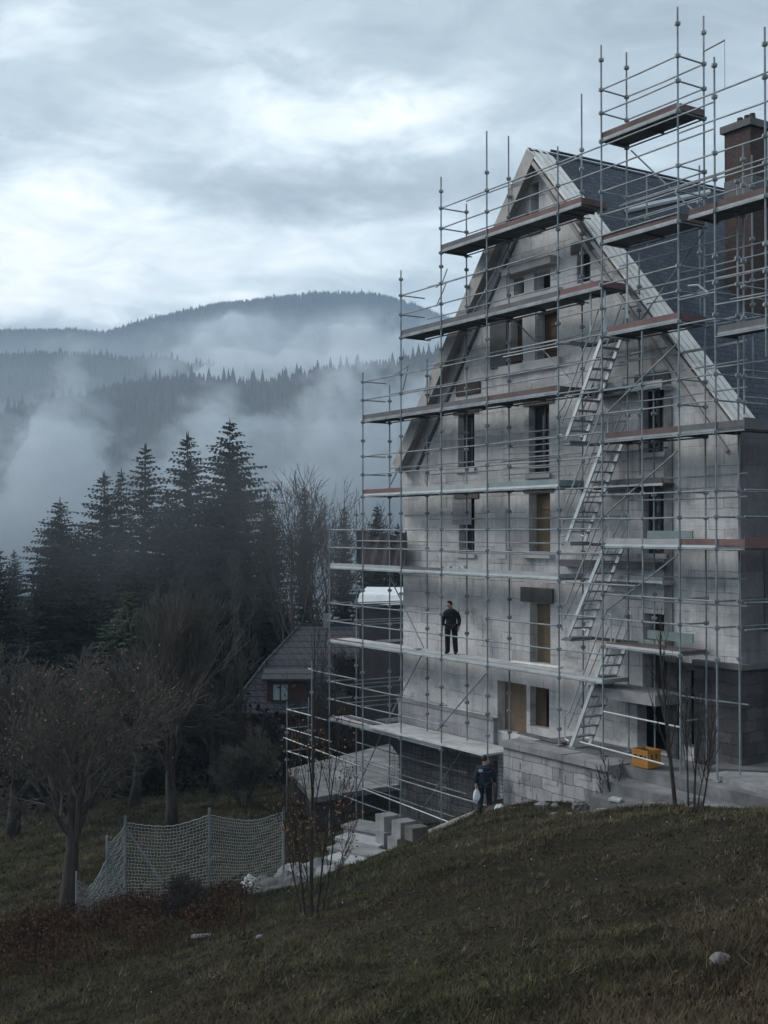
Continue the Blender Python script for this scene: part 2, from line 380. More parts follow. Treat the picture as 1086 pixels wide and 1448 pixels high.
# ------------------------------------------------------------------ world, sun
SUN_AZ, SUN_EL = math.radians(-72), math.radians(34)      # azimuth from the view axis, to the left
wd = bpy.data.worlds.new('World'); sc.world = wd; wd.use_nodes = True
nt = wd.node_tree; bg = nt.nodes['Background']; bg.inputs['Strength'].default_value = .14
sky = nt.nodes.new('ShaderNodeTexSky'); sky.sky_type = 'NISHITA'; sky.sun_disc = False
sky.sun_elevation = SUN_EL; sky.sun_rotation = SUN_AZ
sky.dust_density = 3.0
tc = nt.nodes.new('ShaderNodeTexCoord'); sp = nt.nodes.new('ShaderNodeSeparateXYZ')
nt.links.new(tc.outputs['Generated'], sp.inputs[0])
az = math_(nt, 'ARCTAN2', sp.outputs[0], sp.outputs[1]); el = math_(nt, 'ARCSINE', sp.outputs[2])
den = math_(nt, 'ADD', math_(nt, 'MAXIMUM', sp.outputs[2], 0.0), .14)
cb = nt.nodes.new('ShaderNodeCombineXYZ')
nt.links.new(math_(nt, 'DIVIDE', sp.outputs[0], den), cb.inputs[0])
nt.links.new(math_(nt, 'DIVIDE', sp.outputs[1], den), cb.inputs[1]); cb.inputs[2].default_value = 3.7
nA = noise(nt, cb.outputs[0], 1.5, 8, .55, .6); nB = noise(nt, cb.outputs[0], 4.5, 7, .6, .8)
cw = nt.nodes.new('ShaderNodeCombineXYZ'); nt.links.new(az, cw.inputs[0]); nt.links.new(math_(nt, 'MULTIPLY', el, 2.2), cw.inputs[1])
wA = noise(nt, cw.outputs[0], 9, 6, .6); wB = noise(nt, cw.outputs[0], 17, 6, .6, .4)
azw = math_(nt, 'ADD', az, math_(nt, 'MULTIPLY', math_(nt, 'SUBTRACT', wA, .5), .16))
elw = math_(nt, 'ADD', el, math_(nt, 'MULTIPLY', math_(nt, 'SUBTRACT', wB, .5), .075))
tot = math_(nt, 'ADD', math_(nt, 'MULTIPLY', math_(nt, 'SUBTRACT', nA, .5), 1.0), math_(nt, 'MULTIPLY', math_(nt, 'SUBTRACT', nB, .5), .85))
tot = math_(nt, 'ADD', tot, .33)
for px, py, wx, wy, k in [(40,300,170,75,.42),(30,400,330,45,.42),(440,175,170,50,.42),(600,165,80,40,.25),(300,440,360,22,.25),
                          (35,62,60,30,.25),(430,340,150,40,.22),(330,130,120,35,.12),
                          (90,180,330,42,-.26),(420,268,330,26,-.26),(200,70,420,40,-.12),(900,120,330,160,-.12),(450,-40,700,70,-.14),(10,390,150,60,.16),(640,300,240,120,-.04),(700,420,300,60,-.05)]:
    a0, e0 = math.atan((px - CX) / F), math.atan((752 - py) / F)
    da = math_(nt, 'DIVIDE', math_(nt, 'SUBTRACT', azw, a0), wx / F); de = math_(nt, 'DIVIDE', math_(nt, 'SUBTRACT', elw, e0), wy / F)
    s = math_(nt, 'ADD', math_(nt, 'MULTIPLY', da, da), math_(nt, 'MULTIPLY', de, de))
    tot = math_(nt, 'ADD', tot, math_(nt, 'MULTIPLY', math_(nt, 'EXPONENT', math_(nt, 'MULTIPLY', s, -1.0)), k * 1.05))
cl = ramp(nt, tot, [(.0, (.235,.278,.305)), (.33, (.355,.415,.447)), (.60, (.545,.605,.625)), (1.05, (.86,.87,.85))])
vm = nt.nodes.new('ShaderNodeVectorMath'); vm.operation = 'SCALE'; vm.inputs['Scale'].default_value = 9.0
nt.links.new(cl, vm.inputs[0])
nt.links.new(mixc(nt, .92, sky.outputs[0], vm.outputs[0]), bg.inputs['Color'])
sl = bpy.data.lights.new('sun', 'SUN'); sl.energy = 1.5; sl.angle = math.radians(25); sl.color = (1.0, .95, .9)
so = bpy.data.objects.new('sun', sl); COL.objects.link(so)
sd = Vector((math.sin(SUN_AZ) * math.cos(SUN_EL), math.cos(SUN_AZ) * math.cos(SUN_EL), math.sin(SUN_EL)))
so.rotation_euler = sd.to_track_quat('Z', 'Y').to_euler()

# ------------------------------------------------------------------ ground
nr, na = 210, 540
rs = np.geomspace(1.2, 2600, nr); az_ = np.linspace(-PI, PI, na, endpoint=False)
RR, AA = np.meshgrid(rs, az_, indexing='ij')
X = (RR * np.sin(AA)).ravel(); Y = (RR * np.cos(AA)).ravel()
Z = ground(X, Y)
def bumps(x, y):
    return np.array([mnoise.noise((a * .9, b * .9, 0)) * .10 + mnoise.noise((a * .25, b * .25, 5)) * .24 + mnoise.noise((a * 2.6, b * 2.6, 9)) * .035 for a, b in zip(x, y)])
near = RR.ravel() < 110
Z[near] += bumps(X[near], Y[near])
V = np.c_[X, Y, Z]; V = np.vstack([V, [0, 0, g1(0, 0)]])
ii, jj = np.meshgrid(np.arange(nr - 1), np.arange(na), indexing='ij'); j2 = (jj + 1) % na
Fq = np.c_[(ii * na + jj).ravel(), (ii * na + j2).ravel(), ((ii + 1) * na + j2).ravel(), ((ii + 1) * na + jj).ravel()]
cen = nr * na
tri = np.c_[np.full(na, cen), np.arange(na), (np.arange(na) + 1) % na, (np.arange(na) + 1) % na]
def ground_obj():
    me = bpy.data.meshes.new('ground')
    faces = [tuple(q)[::-1] for q in Fq.tolist()] + [(cen, (k + 1) % na, k) for k in range(na)]
    me.from_pydata([tuple(p) for p in V.tolist()], [], faces); me.materials.append(M['ground'])
    me.polygons.foreach_set('use_smooth', [True] * len(me.polygons)); me.update()
    o = bpy.data.objects.new('ground', me); COL.objects.link(o); tag(o, 'sloping dry meadow falling left into the valley', 'ground', kind='structure')
ground_obj()

# ------------------------------------------------------------------ far hills with their woods
def ridge(pts, Y):
    xs = [(p[0] - CX) / F * Y for p in pts]; zs = [(752 - p[1]) / F * Y for p in pts]
    return np.array(xs), np.array(zs)
def hill(name, pts, Y, depth, base, label, treeh, ntree, seed, rough):
    xs, zs = ridge(pts, Y)
    zs = zs - treeh * .8
    gx = np.linspace(xs[0], xs[-1], 170); gt = np.linspace(-1, 1.0, 60)
    vs = np.empty((len(gt), len(gx), 3))
    prof = np.interp(gx, xs, zs)
    for i, t in enumerate(gt):
        k = 1 - abs(t) ** 1.25
        for j, x in enumerate(gx):
            n_ = mnoise.fractal((x / (depth * .5), t * 2.0, seed), 1.0, 2.0, 5)
            h = base + (prof[j] - base) * max(0, k) + n_ * rough * min(1, abs(t) * 3)
            vs[i, j] = (x, Y + t * depth + n_ * depth * .06, h)
    nx = len(gx)
    ii, jj = np.meshgrid(np.arange(len(gt) - 1), np.arange(nx - 1), indexing='ij')
    fs = np.c_[(ii*nx+jj).ravel(), (ii*nx+jj+1).ravel(), ((ii+1)*nx+jj+1).ravel(), ((ii+1)*nx+jj).ravel()]
    o = np_obj(name, vs.reshape(-1, 3), fs, M['forest'], smooth=True)
    tag(o, label, 'hill', kind='structure')
    # woods: one mass of narrow conifers
    rng = np.random.RandomState(seed)
    P = []
    nr_ = ntree // 3
    for q in range(ntree):
        t = -abs(rng.normal(0, .02)) if q < nr_ else -rng.uniform(0, .75)
        fi = (t + 1) / 2 * (len(gt) - 1); fj = np.interp(rng.uniform(-330, 860), [p[0] for p in pts], np.linspace(0, 1, 2).repeat(1)[0] + (np.array([p[0] for p in pts]) - pts[0][0]) / (pts[-1][0] - pts[0][0])) * (nx - 1.01)
        i0, j0 = int(fi), int(fj); a, b = fi - i0, fj - j0
        p = vs[i0, j0]*(1-a)*(1-b) + vs[i0+1, j0]*a*(1-b) + vs[i0, j0+1]*(1-a)*b + vs[i0+1, j0+1]*a*b
        P.append(p)
    P = np.array(P); n = len(P); ns = 5
    h = treeh * rng.uniform(.55, 1.15, n); h = h * np.where(rng.uniform(0,1,n) < .06, 1.35, 1.0); w = h * rng.uniform(.15, .23, n)
    th = np.arange(ns) / ns * 2 * PI
    tiers = [(.0, 1.0, .62), (.38, .66, 1.0)]
    VV, FF, c = [], [], 0
    for z0, rr, z1 in tiers:
        ring = np.stack([P[:, None, 0] + w[:, None]*rr*np.cos(th), P[:, None, 1] + w[:, None]*rr*np.sin(th),
                         np.repeat((P[:, 2] + h*z0)[:, None], ns, 1)], -1)
        top = np.stack([P[:, 0], P[:, 1], P[:, 2] + h*z1], -1)[:, None]
        VV.append(np.concatenate([ring, top], 1).reshape(-1, 3))
        b = c + np.arange(n)[:, None] * (ns + 1); k = np.arange(ns)[None]
        FF.append(np.stack([b + k, b + (k + 1) % ns, np.repeat(b + ns, ns, 1)], -1).reshape(-1, 3)); c += n * (ns + 1)
    f = np_obj('forest', np.vstack(VV), np.vstack(FF), M['forest'])
    tag(f, 'distant conifer wood covering the ' + label.split(' ', 1)[1] if False else 'conifer woods covering ' + label, 'forest', kind='stuff')
hill('hill_far', [(-700,470),(-200,468),(0,467),(100,464),(150,468),(200,453),(260,437),(310,426),(350,422),(400,417),(450,413),(500,411),(540,414),(570,424),(640,446),(760,480),(1000,520),(1500,560)],
     2400, 900, -60, 'the highest blue grey ridge at the back', 13, 14000, 3, 40)
hill('hill_middle', [(-700,480),(-200,500),(0,502),(60,499),(130,502),(190,509),(235,505),(265,514),(310,516),(360,522),(430,526),(520,540),(700,560),(1000,600),(1500,660)],
     1350, 450, -60, 'the middle dark ridge rising to the left', 14, 11000, 5, 22)
hill('hill_near', [(-700,640),(-200,600),(0,585),(100,565),(190,542),(240,538),(265,534),(330,541),(390,541),(440,526),(500,520),(560,512),(640,500),(900,480),(1500,440)],
     850, 190, -60, 'the nearer wooded spur above the valley fog', 17, 9000, 8, 10)

# ------------------------------------------------------------------ fog banks: closed bodies, thick in the middle, thinning to nothing
def fog(name, Yc, x0, x1, y0, y1, tfun, dens, label, nx=280, nz=150, thin=.25):
    gx = np.linspace(x0, x1, nx); gy = np.linspace(y0, y1, nz)
    T = np.array([[tfun(px, py) for px in gx] for py in gy]) * thin; dens = dens / thin
    wx = (gx - CX) / F * Yc; wz = (752 - gy) / F * Yc
    XX, ZZ_ = np.meshgrid(wx, wz)
    T = np.maximum(T, .02)
    Vf = np.stack([XX, Yc - T * .5, ZZ_], -1).reshape(-1, 3); Vb = np.stack([XX, Yc + T * .5, ZZ_], -1).reshape(-1, 3)
    n = nx * nz
    ii, jj = np.meshgrid(np.arange(nz - 1), np.arange(nx - 1), indexing='ij')
    a = (ii*nx+jj).ravel(); b = a + 1; c = a + nx + 1; d = a + nx
    f = np.vstack([np.c_[a, d, c, b], np.c_[a, b, c, d] + n])
    rim = []
    loop = [j for j in range(nx)] + [i*nx+nx-1 for i in range(1, nz)] + [(nz-1)*nx+j for j in range(nx-2, -1, -1)] + [i*nx for i in range(nz-2, 0, -1)]
    for k in range(len(loop)): p, q = loop[k], loop[(k+1) % len(loop)]; rim.append((p, q, q + n, p + n))
    o = np_obj(name, np.vstack([Vf, Vb]), np.vstack([f, rim]), vol_mat(name + '_air', dens, (.88, .94, 1.0)), smooth=True)
    tag(o, label, 'fog', kind='stuff')
def fb(x, y, s, z, o=5): return mnoise.fractal((x / s, y / s * 1.15, z), .9, 2.1, o)
def ss(a, b, x):
    t = min(1, max(0, (x - a) / (b - a))); return t * t * (3 - 2 * t)
def lobe(px, py, x, y, w, h): return math.exp(-((px - x) / w) ** 2 - ((py - y) / h) ** 2)
def edge(px, py, x0, x1, y0, y1, m): return ss(x0, x0 + m, px) * ss(x1, x1 - m, px) * ss(y0, y0 + m * .5, py) * ss(y1, y1 - m * .5, py)
def t_front(px, py):                        # the valley's bank, between the spruces and the near spur
    n = fb(px, py, 110, 1.3) * .6 + fb(px + 50 * fb(px, py, 90, 9), py + 30 * fb(px, py, 70, 2), 48, 4.1) * .40 + fb(px + 25 * fb(px, py, 50, 6), py, 24, 8.1) * .22
    top = 612 - 75 * lobe(px, 0, 85, 0, 48, 9e9) - 75 * lobe(px, 0, 500, 0, 95, 9e9) - 55 * lobe(px, 0, 305, 0, 42, 9e9) - 45 * lobe(px, 0, 640, 0, 60, 9e9) + 30 * lobe(px, 0, 190, 0, 50, 9e9) + 25 * lobe(px, 0, 395, 0, 40, 9e9) + 20 * lobe(px, 0, -20, 0, 40, 9e9)
    d = (py - top) / 85.0 + n * 1.15
    return (13 * ss(445, 530, py) + 120 * ss(-.75, 1.5, d) ** 1.15 + 70 * ss(.6, 2.2, d)) * edge(px, py, -420, 1500, 440, 1010, 60)
def t_mid(px, py):                          # wisps drifting over the near spur
    n = fb(px, py, 70, 7.7) * .9 + fb(px, py, 28, 2.2) * .35
    e = .95 * lobe(px, py, 360, 515, 120, 24) + .75 * lobe(px, py, 560, 520, 90, 40) + .5 * lobe(px, py, 290, 545, 70, 22) + .6 * lobe(px, py, 470, 590, 140, 34) + .55 * lobe(px, py, 60, 640, 120, 50)
    return (10 * ss(480, 560, py) + 210 * max(0, e * (1 + n) - .06) ** 1.6) * edge(px, py, -300, 1100, 440, 760, 60)
def t_back(px, py):                         # cloud hanging on the high ridge
    n = fb(px, py, 75, 3.3) * .9 + fb(px, py, 30, 5.2) * .35
    e = .95 * lobe(px, py, 330, 470, 75, 40) + .55 * lobe(px, py, 325, 425, 22, 26) + .8 * lobe(px, py, 500, 480, 75, 36) + .9 * lobe(px, py, 395, 500, 170, 26) + .5 * lobe(px, py, 95, 480, 50, 16) + .6 * lobe(px, py, 600, 470, 80, 60)
    return .8 * (52 * ss(415, 470, py) + 330 * max(0, e * (1 + n) - .06) ** 1.5) * ss(-2, 34, py - float(np.interp(px, [-200,0,100,150,200,260,310,350,400,450,500,540,570,640,760,1000], [468,467,464,468,453,437,426,422,417,413,411,414,424,446,480,520]))) * edge(px, py, -300, 1200, 370, 640, 60)
fog('fog_valley', 330, -420, 1500, 440, 1010, t_front, .018, 'bank of pale valley fog behind the dark spruces')
fog('fog_wisp', 1080, -300, 1100, 440, 760, t_mid, .0125, 'thin fog wisps drifting behind the wooded spur', thin=.5)
fog('fog_ridge', 1480, -300, 1200, 370, 640, t_back, .0046, 'ragged low cloud clinging to the highest ridge')
def t_mist(px, py): return max(0, 4.0 * ss(560, 690, py) * ss(900, 740, py) * (1 + .5 * fb(px, py, 130, 6.6))) * ss(-180, -60, px) * ss(600, 480, px)
fog('fog_thin', 70.5, -220, 640, 520, 1000, t_mist, .016, 'thin mist drifting in front of the dark spruces', 120, 70, 1.0)
hz = MB(); hz.box((-4200, -2700, -83), (4200, 3400, 520))
o = hz.build('haze', vol_mat('haze_air', 0.00028, (.62, .80, 1.0))); tag(o, 'cold blue damp air filling the valley', 'haze', kind='stuff')
# ------------------------------------------------------------------ the gabled house
UR = UU(1047); DEPTH = 15.0
HB = -12.2                                             # foot of the walls, below the ground
VO = .45                                               # overhang of the verge
apex = PW(745, 208, VO); eaveR = PW(1037, 593, VO); eaveL = PW(555, 654, VO)
UA, ZA = apex
def roofz(u):
    if u < UA: return ZA + (u - UA) * (ZA - eaveL[1]) / (UA - eaveL[0])
    return ZA + (u - UA) * (eaveR[1] - ZA) / (eaveR[0] - UA)
TH = .20                                               # roof build-up
house = hthing('gabled_house', 'tall grey gabled house with stripped walls standing inside the scaffolding', 'house', (UR / 2, -DEPTH / 2, HB))
def rect(x0, x1, y0, y1, v=0.0):
    xm = (x0 + x1) / 2
    return UU(x0, v), UU(x1, v), ZZ(xm, y1, v), ZZ(xm, y0, v)
OPEN = [  # x0, x1, top, bottom, fitting
    (752,763,258,326,'slit'), (727,742,392,416,'void'), (757,779,383,412,'void'), (817,836,356,400,'glass'),
    (722,740,450,516,'board2'), (760,789,440,510,'board2'),
    (648,671,585,662,'glass'), (748,777,572,670,'glass'),
    (649,671,705,783,'glass'), (748,778,697,780,'board'),
    (749,778,853,938,'board'), (703,744,965,1036,'board'), (749,776,972,1046,'door'),
    (908,940,545,640,'glass'), (908,942,697,783,'glass'), (909,944,868,906,'void'), (908,943,926,976,'void'),
    (900,947,992,1062,'doorway'), (963,986,946,1056,'doorway')]
RC = [rect(*o[:4]) + (o[4],) for o in OPEN]
RC = [(a, b, (max(c, -6.2) if k in ('door', 'doorway') else c), d, k) for a, b, c, d, k in RC]
us = sorted(set([0.0, UR, UA] + [r[0] for r in RC] + [r[1] for r in RC]))
zs = sorted(set([HB, 2.0] + [r[2] for r in RC] + [r[3] for r in RC] + [ZA]))
def clip(poly, f):                                     # keep the part where f >= 0
    out = []
    for i in range(len(poly)):
        a, b = poly[i], poly[(i + 1) % len(poly)]; fa, fb_ = f(a), f(b)
        if fa >= 0: out.append(a)
        if (fa >= 0) != (fb_ >= 0):
            t = fa / (fa - fb_); out.append((a[0] + (b[0] - a[0]) * t, a[1] + (b[1] - a[1]) * t))
    return out
def rl(u): return ZA - TH - .05 + (u - UA) * (ZA - eaveL[1]) / (UA - eaveL[0])
def rr_(u): return ZA - TH - .05 + (u - UA) * (eaveR[1] - ZA) / (eaveR[0] - UA)
wf = MB(H)
for i in range(len(us) - 1):
    for j in range(len(zs) - 1):
        u0, u1, z0, z1 = us[i], us[i+1], zs[j], zs[j+1]
        um, zm = (u0 + u1) / 2, (z0 + z1) / 2
        if any(r[0] < um < r[1] and r[2] < zm < r[3] for r in RC): continue
        p = clip(clip([(u0,z0),(u1,z0),(u1,z1),(u0,z1)], lambda q: rl(q[0]) - q[1]), lambda q: rr_(q[0]) - q[1])
        if len(p) >= 3: wf.add([(a, 0, b) for a, b in p], [tuple(range(len(p)))])
RV = .38
for a, b, c, d, k in RC:                               # reveals
    wf.add([(a,0,c),(b,0,c),(b,0,d),(a,0,d),(a,-RV,c),(b,-RV,c),(b,-RV,d),(a,-RV,d)], [(0,4,5,1),(1,5,6,2),(2,6,7,3),(3,7,4,0)])
wf.build('front_wall', M['render'], house)
def flatwall(name, pts, mat): MB(H).add(pts, [tuple(range(len(pts)))]).build(name, mat, house)
zl, zr = rl(0), rr_(UR)
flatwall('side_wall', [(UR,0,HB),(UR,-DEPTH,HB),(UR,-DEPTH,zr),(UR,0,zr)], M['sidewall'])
flatwall('side_wall', [(0,-DEPTH,HB),(0,0,HB),(0,0,zl),(0,-DEPTH,zl)], M['render'])
flatwall('back_wall', [(UR,-DEPTH,HB),(0,-DEPTH,HB),(0,-DEPTH,zl),(UA,-DEPTH,ZA-TH),(UR,-DEPTH,zr)], M['render'])
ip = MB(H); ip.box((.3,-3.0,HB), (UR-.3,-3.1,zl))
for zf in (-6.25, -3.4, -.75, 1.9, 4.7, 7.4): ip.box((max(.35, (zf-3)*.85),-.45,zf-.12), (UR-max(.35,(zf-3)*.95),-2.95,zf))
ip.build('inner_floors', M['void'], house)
# fittings of the openings
for a, b, c, d, k in RC:
    if k in ('void', 'slit', 'doorway', 'door'):
        if k in ('void', 'slit'): MB(H).box((a-.05,-.42,c-.05),(b+.05,-.39,d+.05)).build('interior_shade_panel', M['void'], house)  # thin near-black panel paints the room's darkness behind the opening
        if k == 'slit': MB(H).box((a-.12,.0,c-.12),(b+.12,.05,c)).build('sill', M['lintel'], house)
        if k == 'door':
            MB(H).box((a+.01,-.3,c),(a+(b-a)*.55,-.24,d-.02)).build('door_panel', M['boarddk'], house)
        continue
    if k == 'glass':
        fr = MB(H); t = .07; y = -.26
        fr.box((a,y,c),(a+t,y-.08,d)); fr.box((b-t,y,c),(b,y-.08,d)); fr.box((a+t,y,c),(b-t,y-.08,c+t)); fr.box((a+t,y,d-t),(b-t,y-.08,d))
        fr.box(((a+b)/2-.04,y+.01,c+t),((a+b)/2+.04,y-.07,d-t))
        w = fr.build('window', M['frame'], house)
        MB(H).box((a+t,y-.03,c+t),(b-t,y-.05,d-t)).build('pane', M['glass'], w)
        MB(H).box((a-.1,-.05,c-.14),(b+.1,.10,c-.002)).build('sill', M['palestone'], house)
        MB(H).box((a-.25,-.05,d+.002),(b+.25,.045,d+.36)).build('lintel', M['lintel'], house)
    else:
        m = M['board'] if k == 'board' else M['boarddk']
        bd = MB(H); y = -.3; s = a + (b - a) * .36
        bd.box((a,y-.06,c),(s-.006,y-.02,d)); nn = max(2, int((b-s)/.19)); ww = (b-s)/nn
        for q in range(nn): bd.box((s+ww*q+.004,y-.03+.006*(q%2),c+.02*((q*7)%3)),(s+ww*(q+1)-.004,y+.01+.006*(q%2),d))
        for zz_ in (.22,.72): bd.box((s+.02,y+.018,c+(d-c)*zz_),(b-.02,y+.042,c+(d-c)*zz_+.1))
        bd.build('boarded_window', [M['boarddk'] if k == 'board2' else M['board']], house, label='window closed with brown boards')
        if k == 'board2': MB(H).box((a-.05,-.2,c-.1),(b+.05,.03,c)).build('sill', M['palestone'], house)
def slab(name, mat, x0, x1, y0, y1, v0, v1, label=None):
    a, b, c, d = rect(x0, x1, y0, y1)
    return MB(H).box((a, v0, c), (b, v1, d)).build(name, mat, house, label=label)
slab('lintel', M['lintel'], 738, 783, 831, 852, -.05, .07)
slab('lintel', M['lintel'], 741, 784, 680, 696, -.05, .05)
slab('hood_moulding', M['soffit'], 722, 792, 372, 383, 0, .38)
slab('window_pier', M['palestone'], 743, 757, 385, 417, -.1, .04)
slab('window_pier', M['palestone'], 741, 759, 440, 520, -.1, .05)
slab('sill_ledge', M['palestone'], 712, 796, 512, 523, -.05, .22)
slab('sill_ledge', M['palestone'], 716, 796, 416, 424, -.05, .15)
slab('sill_ledge', M['palestone'], 742, 784, 783, 789, -.05, .2)
slab('stone_band', M['palestone'], 571, 640, 724, 728, 0, .05)
slab('shutter_panel', M['concdark'], 695, 718, 452, 520, 0, .06)
slab('patch_panel', M['palestone'], 690, 718, 385, 425, 0, .03)
slab('patch_panel', M['palestone'], 701, 716, 718, 790, 0, .03)
slab('patch_panel', M['plinth'], 640, 667, 700, 742, 0, .02)
slab('brick_infill', M['brick'], 646, 680, 542, 558, 0, .05)
slab('brick_infill', M['brick'], 716, 742, 500, 512, 0, .05)
slab('ledge', M['concdark'], 800, 944, 793, 803, 0, .3)
slab('wall_pilaster', M['concrete'], 941, 952, 560, 925, 0, .06)
# plinths
zp = ZZ(640, 1005)
MB(H).box((-.06, 0, HB), (UU(703), .14, -7.6)).build('plinth', M['basestone'], house)
MB(H).box((-.08, 0, -7.6), (UU(703), .17, zp)).build('plinth', M['plinth'], house)
MB(H).box((-.12, 0, zp), (UU(703)+.02, .22, zp+.08)).build('plinth_capping', M['concrete'], house)
zq = ZZ(1047, 941)
for (a, b) in ((UU(948), RC[18][0]), (RC[18][1], UR)):
    MB(H).box((a, .0, -7.2), (b, .16, zq-.10)).build('stone_base', M['darkstone'], house)
    MB(H).box((a, .0, zq-.10), (b, .24, zq+.04)).build('base_capping', M['concdark'], house)
MB(H).box((RC[18][0], 0, RC[18][3]), (RC[18][1], .16, zq-.10)).build('stone_base', M['darkstone'], house)
MB(H).box((UR, .16, -8.5), (UR+.16, -DEPTH, zq-.10)).build('stone_base', M['darkstone'], house)
MB(H).box((UR, .24, zq-.10), (UR+.24, -DEPTH, zq+.04)).build('base_capping', M['concdark'], house)
# balcony slab over the dark doorway
a, b, c, d = rect(852, 946, 974, 984, .6)
MB(H).box((a, 0, c-.1), (b, 1.15, d)).build('canopy_slab', M['concrete'], house)
# side wall panel (a blocked opening)
MB(H).box((UR,-1.3,.2),(UR+.03,-3.3,2.2)).build('patch_panel', M['concdark'], house)
MB(H).box((UR,-.9,-2.6),(UR+.05,-1.9,-.3)).build('patch_panel', M['concdark'], house)

# ---- roof
def slope(name, u0, z0, u1, z1, v0, v1, th, mat, parent, lift=0.0, label=None):
    du, dz = u1 - u0, z1 - z0; L = math.hypot(du, dz); nx, nz = -dz / L, du / L
    if nz < 0: nx, nz = -nx, -nz
    A = [(u0+nx*lift, z0+nz*lift), (u1+nx*lift, z1+nz*lift), (u1+nx*(lift-th), z1+nz*(lift-th)), (u0+nx*(lift-th), z0+nz*(lift-th))]
    return MB(H).hexa([(p[0], v0, p[1]) for p in A], [(p[0], v1, p[1]) for p in A]).build(name, mat, parent, label=label)
roof = slope('roof', UA, ZA, eaveR[0], eaveR[1], VO-.95, -DEPTH-.4, TH, M['slate'], house)
roofl = slope('roof', UA-.001, ZA, eaveL[0], eaveL[1], VO-.02, -DEPTH-.4, TH, M['slate'], house)
# bare boards along the near verge, running up the slope
nb = 7
for k in range(nb):
    v1 = VO - .95 * k / nb; v0 = VO - .95 * (k + 1) / nb + .012
    ext = [.02,.12,.0,.06,-.05,.1,.03][k]
    L = math.hypot(eaveR[0]-UA, eaveR[1]-ZA); ex = (eaveR[0]-UA)/L*ext; ez = (eaveR[1]-ZA)/L*ext
    slope('verge_board', UA+.02, ZA-.02, eaveR[0]+ex, eaveR[1]+ez, v0, v1, .05+.012*(k%3), M['whiteboard'], house, lift=[.0,.02,.005,.03,.01,.025,.0][k])
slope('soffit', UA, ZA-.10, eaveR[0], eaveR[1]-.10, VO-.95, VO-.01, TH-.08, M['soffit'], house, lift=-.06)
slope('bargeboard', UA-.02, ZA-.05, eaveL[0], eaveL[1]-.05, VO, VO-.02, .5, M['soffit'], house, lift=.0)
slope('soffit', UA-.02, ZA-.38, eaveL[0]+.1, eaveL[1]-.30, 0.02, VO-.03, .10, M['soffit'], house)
slope('wall_batten', UA-.5, ZA-1.9, .9, eaveL[1]-.3, .0, .07, .10, M['deck'], house)
slope('rake_moulding', UA+.5, ZA-1.35, UR-.35, eaveR[1]-.75, .0, .06, .12, M['soffit'], house)
MB(H).path([(UA,VO-1.0,ZA+.06),(UA,-DEPTH-.4,ZA+.06)], .045, 8).build('ridge_cap', M['slate'], roof)
# chimney through the right slope
def roof_hit(px, py):
    r = ray(px, py); lo, hi = 5., 80.
    for t in np.linspace(20, 70, 4000):
        p = r * t; d = p[:2] - O; u = d @ U; v = d @ N
        if u > UA and p[2] < roofz(u) and v < VO: return u, v, p[2], t
uc, vc, zc, tc_ = roof_hit(1056, 425)
Yc = H((uc, vc, 0))[1]
ztop = (752 - 184) / F * Yc; hw = 25 / F * Yc * .92
chm = MB(H).box((uc-hw, vc-hw*.8, zc-2.4), (uc+hw, vc+hw*.8, ztop)).build('chimney', M['brick'], house)
MB(H).box((uc-hw*1.2, vc-hw, ztop), (uc+hw*1.2, vc+hw, ztop+.22)).build('chimney_cap', M['concdark'], chm)
MB(H).box((uc-hw*1.03, vc-hw*.83, zc+2.9), (uc+hw*1.03, vc+hw*.83, zc+3.7)).build('render_collar', M['concdark'], chm)
pt = MB(H)
for q in (-.45, .1, .5): pt.path([(uc+q*hw, vc, ztop+.22),(uc+q*hw, vc, ztop+.5)], [.12,.09], 10)
pt.build('chimney_pot', M['brick'], chm)
# roof window line / pale flashing on the slope
a0 = roof_hit(885, 302); b0 = roof_hit(1000, 276)
MB(H).path([(a0[0]+.05,a0[1],a0[2]+.1),(b0[0]+.05,b0[1],b0[2]+.1)], .10, 6).build('flashing', M['sheet'], roof, label='pale strip of roof flashing')

# ------------------------------------------------------------------ terrace in front, with wall, steps and slabs
ZT = -6.22
uT0 = UU(717, 2.25); uT1 = UU(862, 2.45); uE = UU(1120, 2.2)
t = MB(H).box((uT0+.35, .0, -9.5), (uE+8, 2.0, ZT-.02))
o = t.build_thing('terrace', M['slabroof'], 'raised terrace floor before the house doorways', 'terrace', H((uT0, 0, -9.5)), HROT, kind='structure')
rw = hthing('retaining_wall', 'rough grey stone retaining wall under the terrace behind the walking man', 'wall', (uT0, 2.3, -9.8))
MB(H).hexa([(uT0,0.2,-10),(uT1,2.05,-10),(uT1,2.4,-10),(uT0,2.4,-10)],[(uT0,0.2,ZT-.2),(uT1,2.05,ZT-.2),(uT1,2.4,ZT-.2),(uT0,2.4,ZT-.2)]).build('wall', M['terrstone'], rw) if False else None
MB(H).box((uT0,2.0,-10.2),(uT1,2.4,ZT-.16)).build('wall_face', M['terrstone'], rw)
MB(H).box((uT0,.1,-10.2),(uT0+.35,2.0,ZT-.16)).build('wall_return', M['terrstone'], rw)
for k in range(5):
    q0 = uT0-.08+(uT1+.1-uT0)*k/5; q1 = uT0-.08+(uT1+.1-uT0)*(k+1)/5-.02
    MB(H).box((q0,1.75,ZT-.16),(q1,2.5,ZT+.02+random.uniform(-.015,.015))).build('coping', M['concrete'], rw)
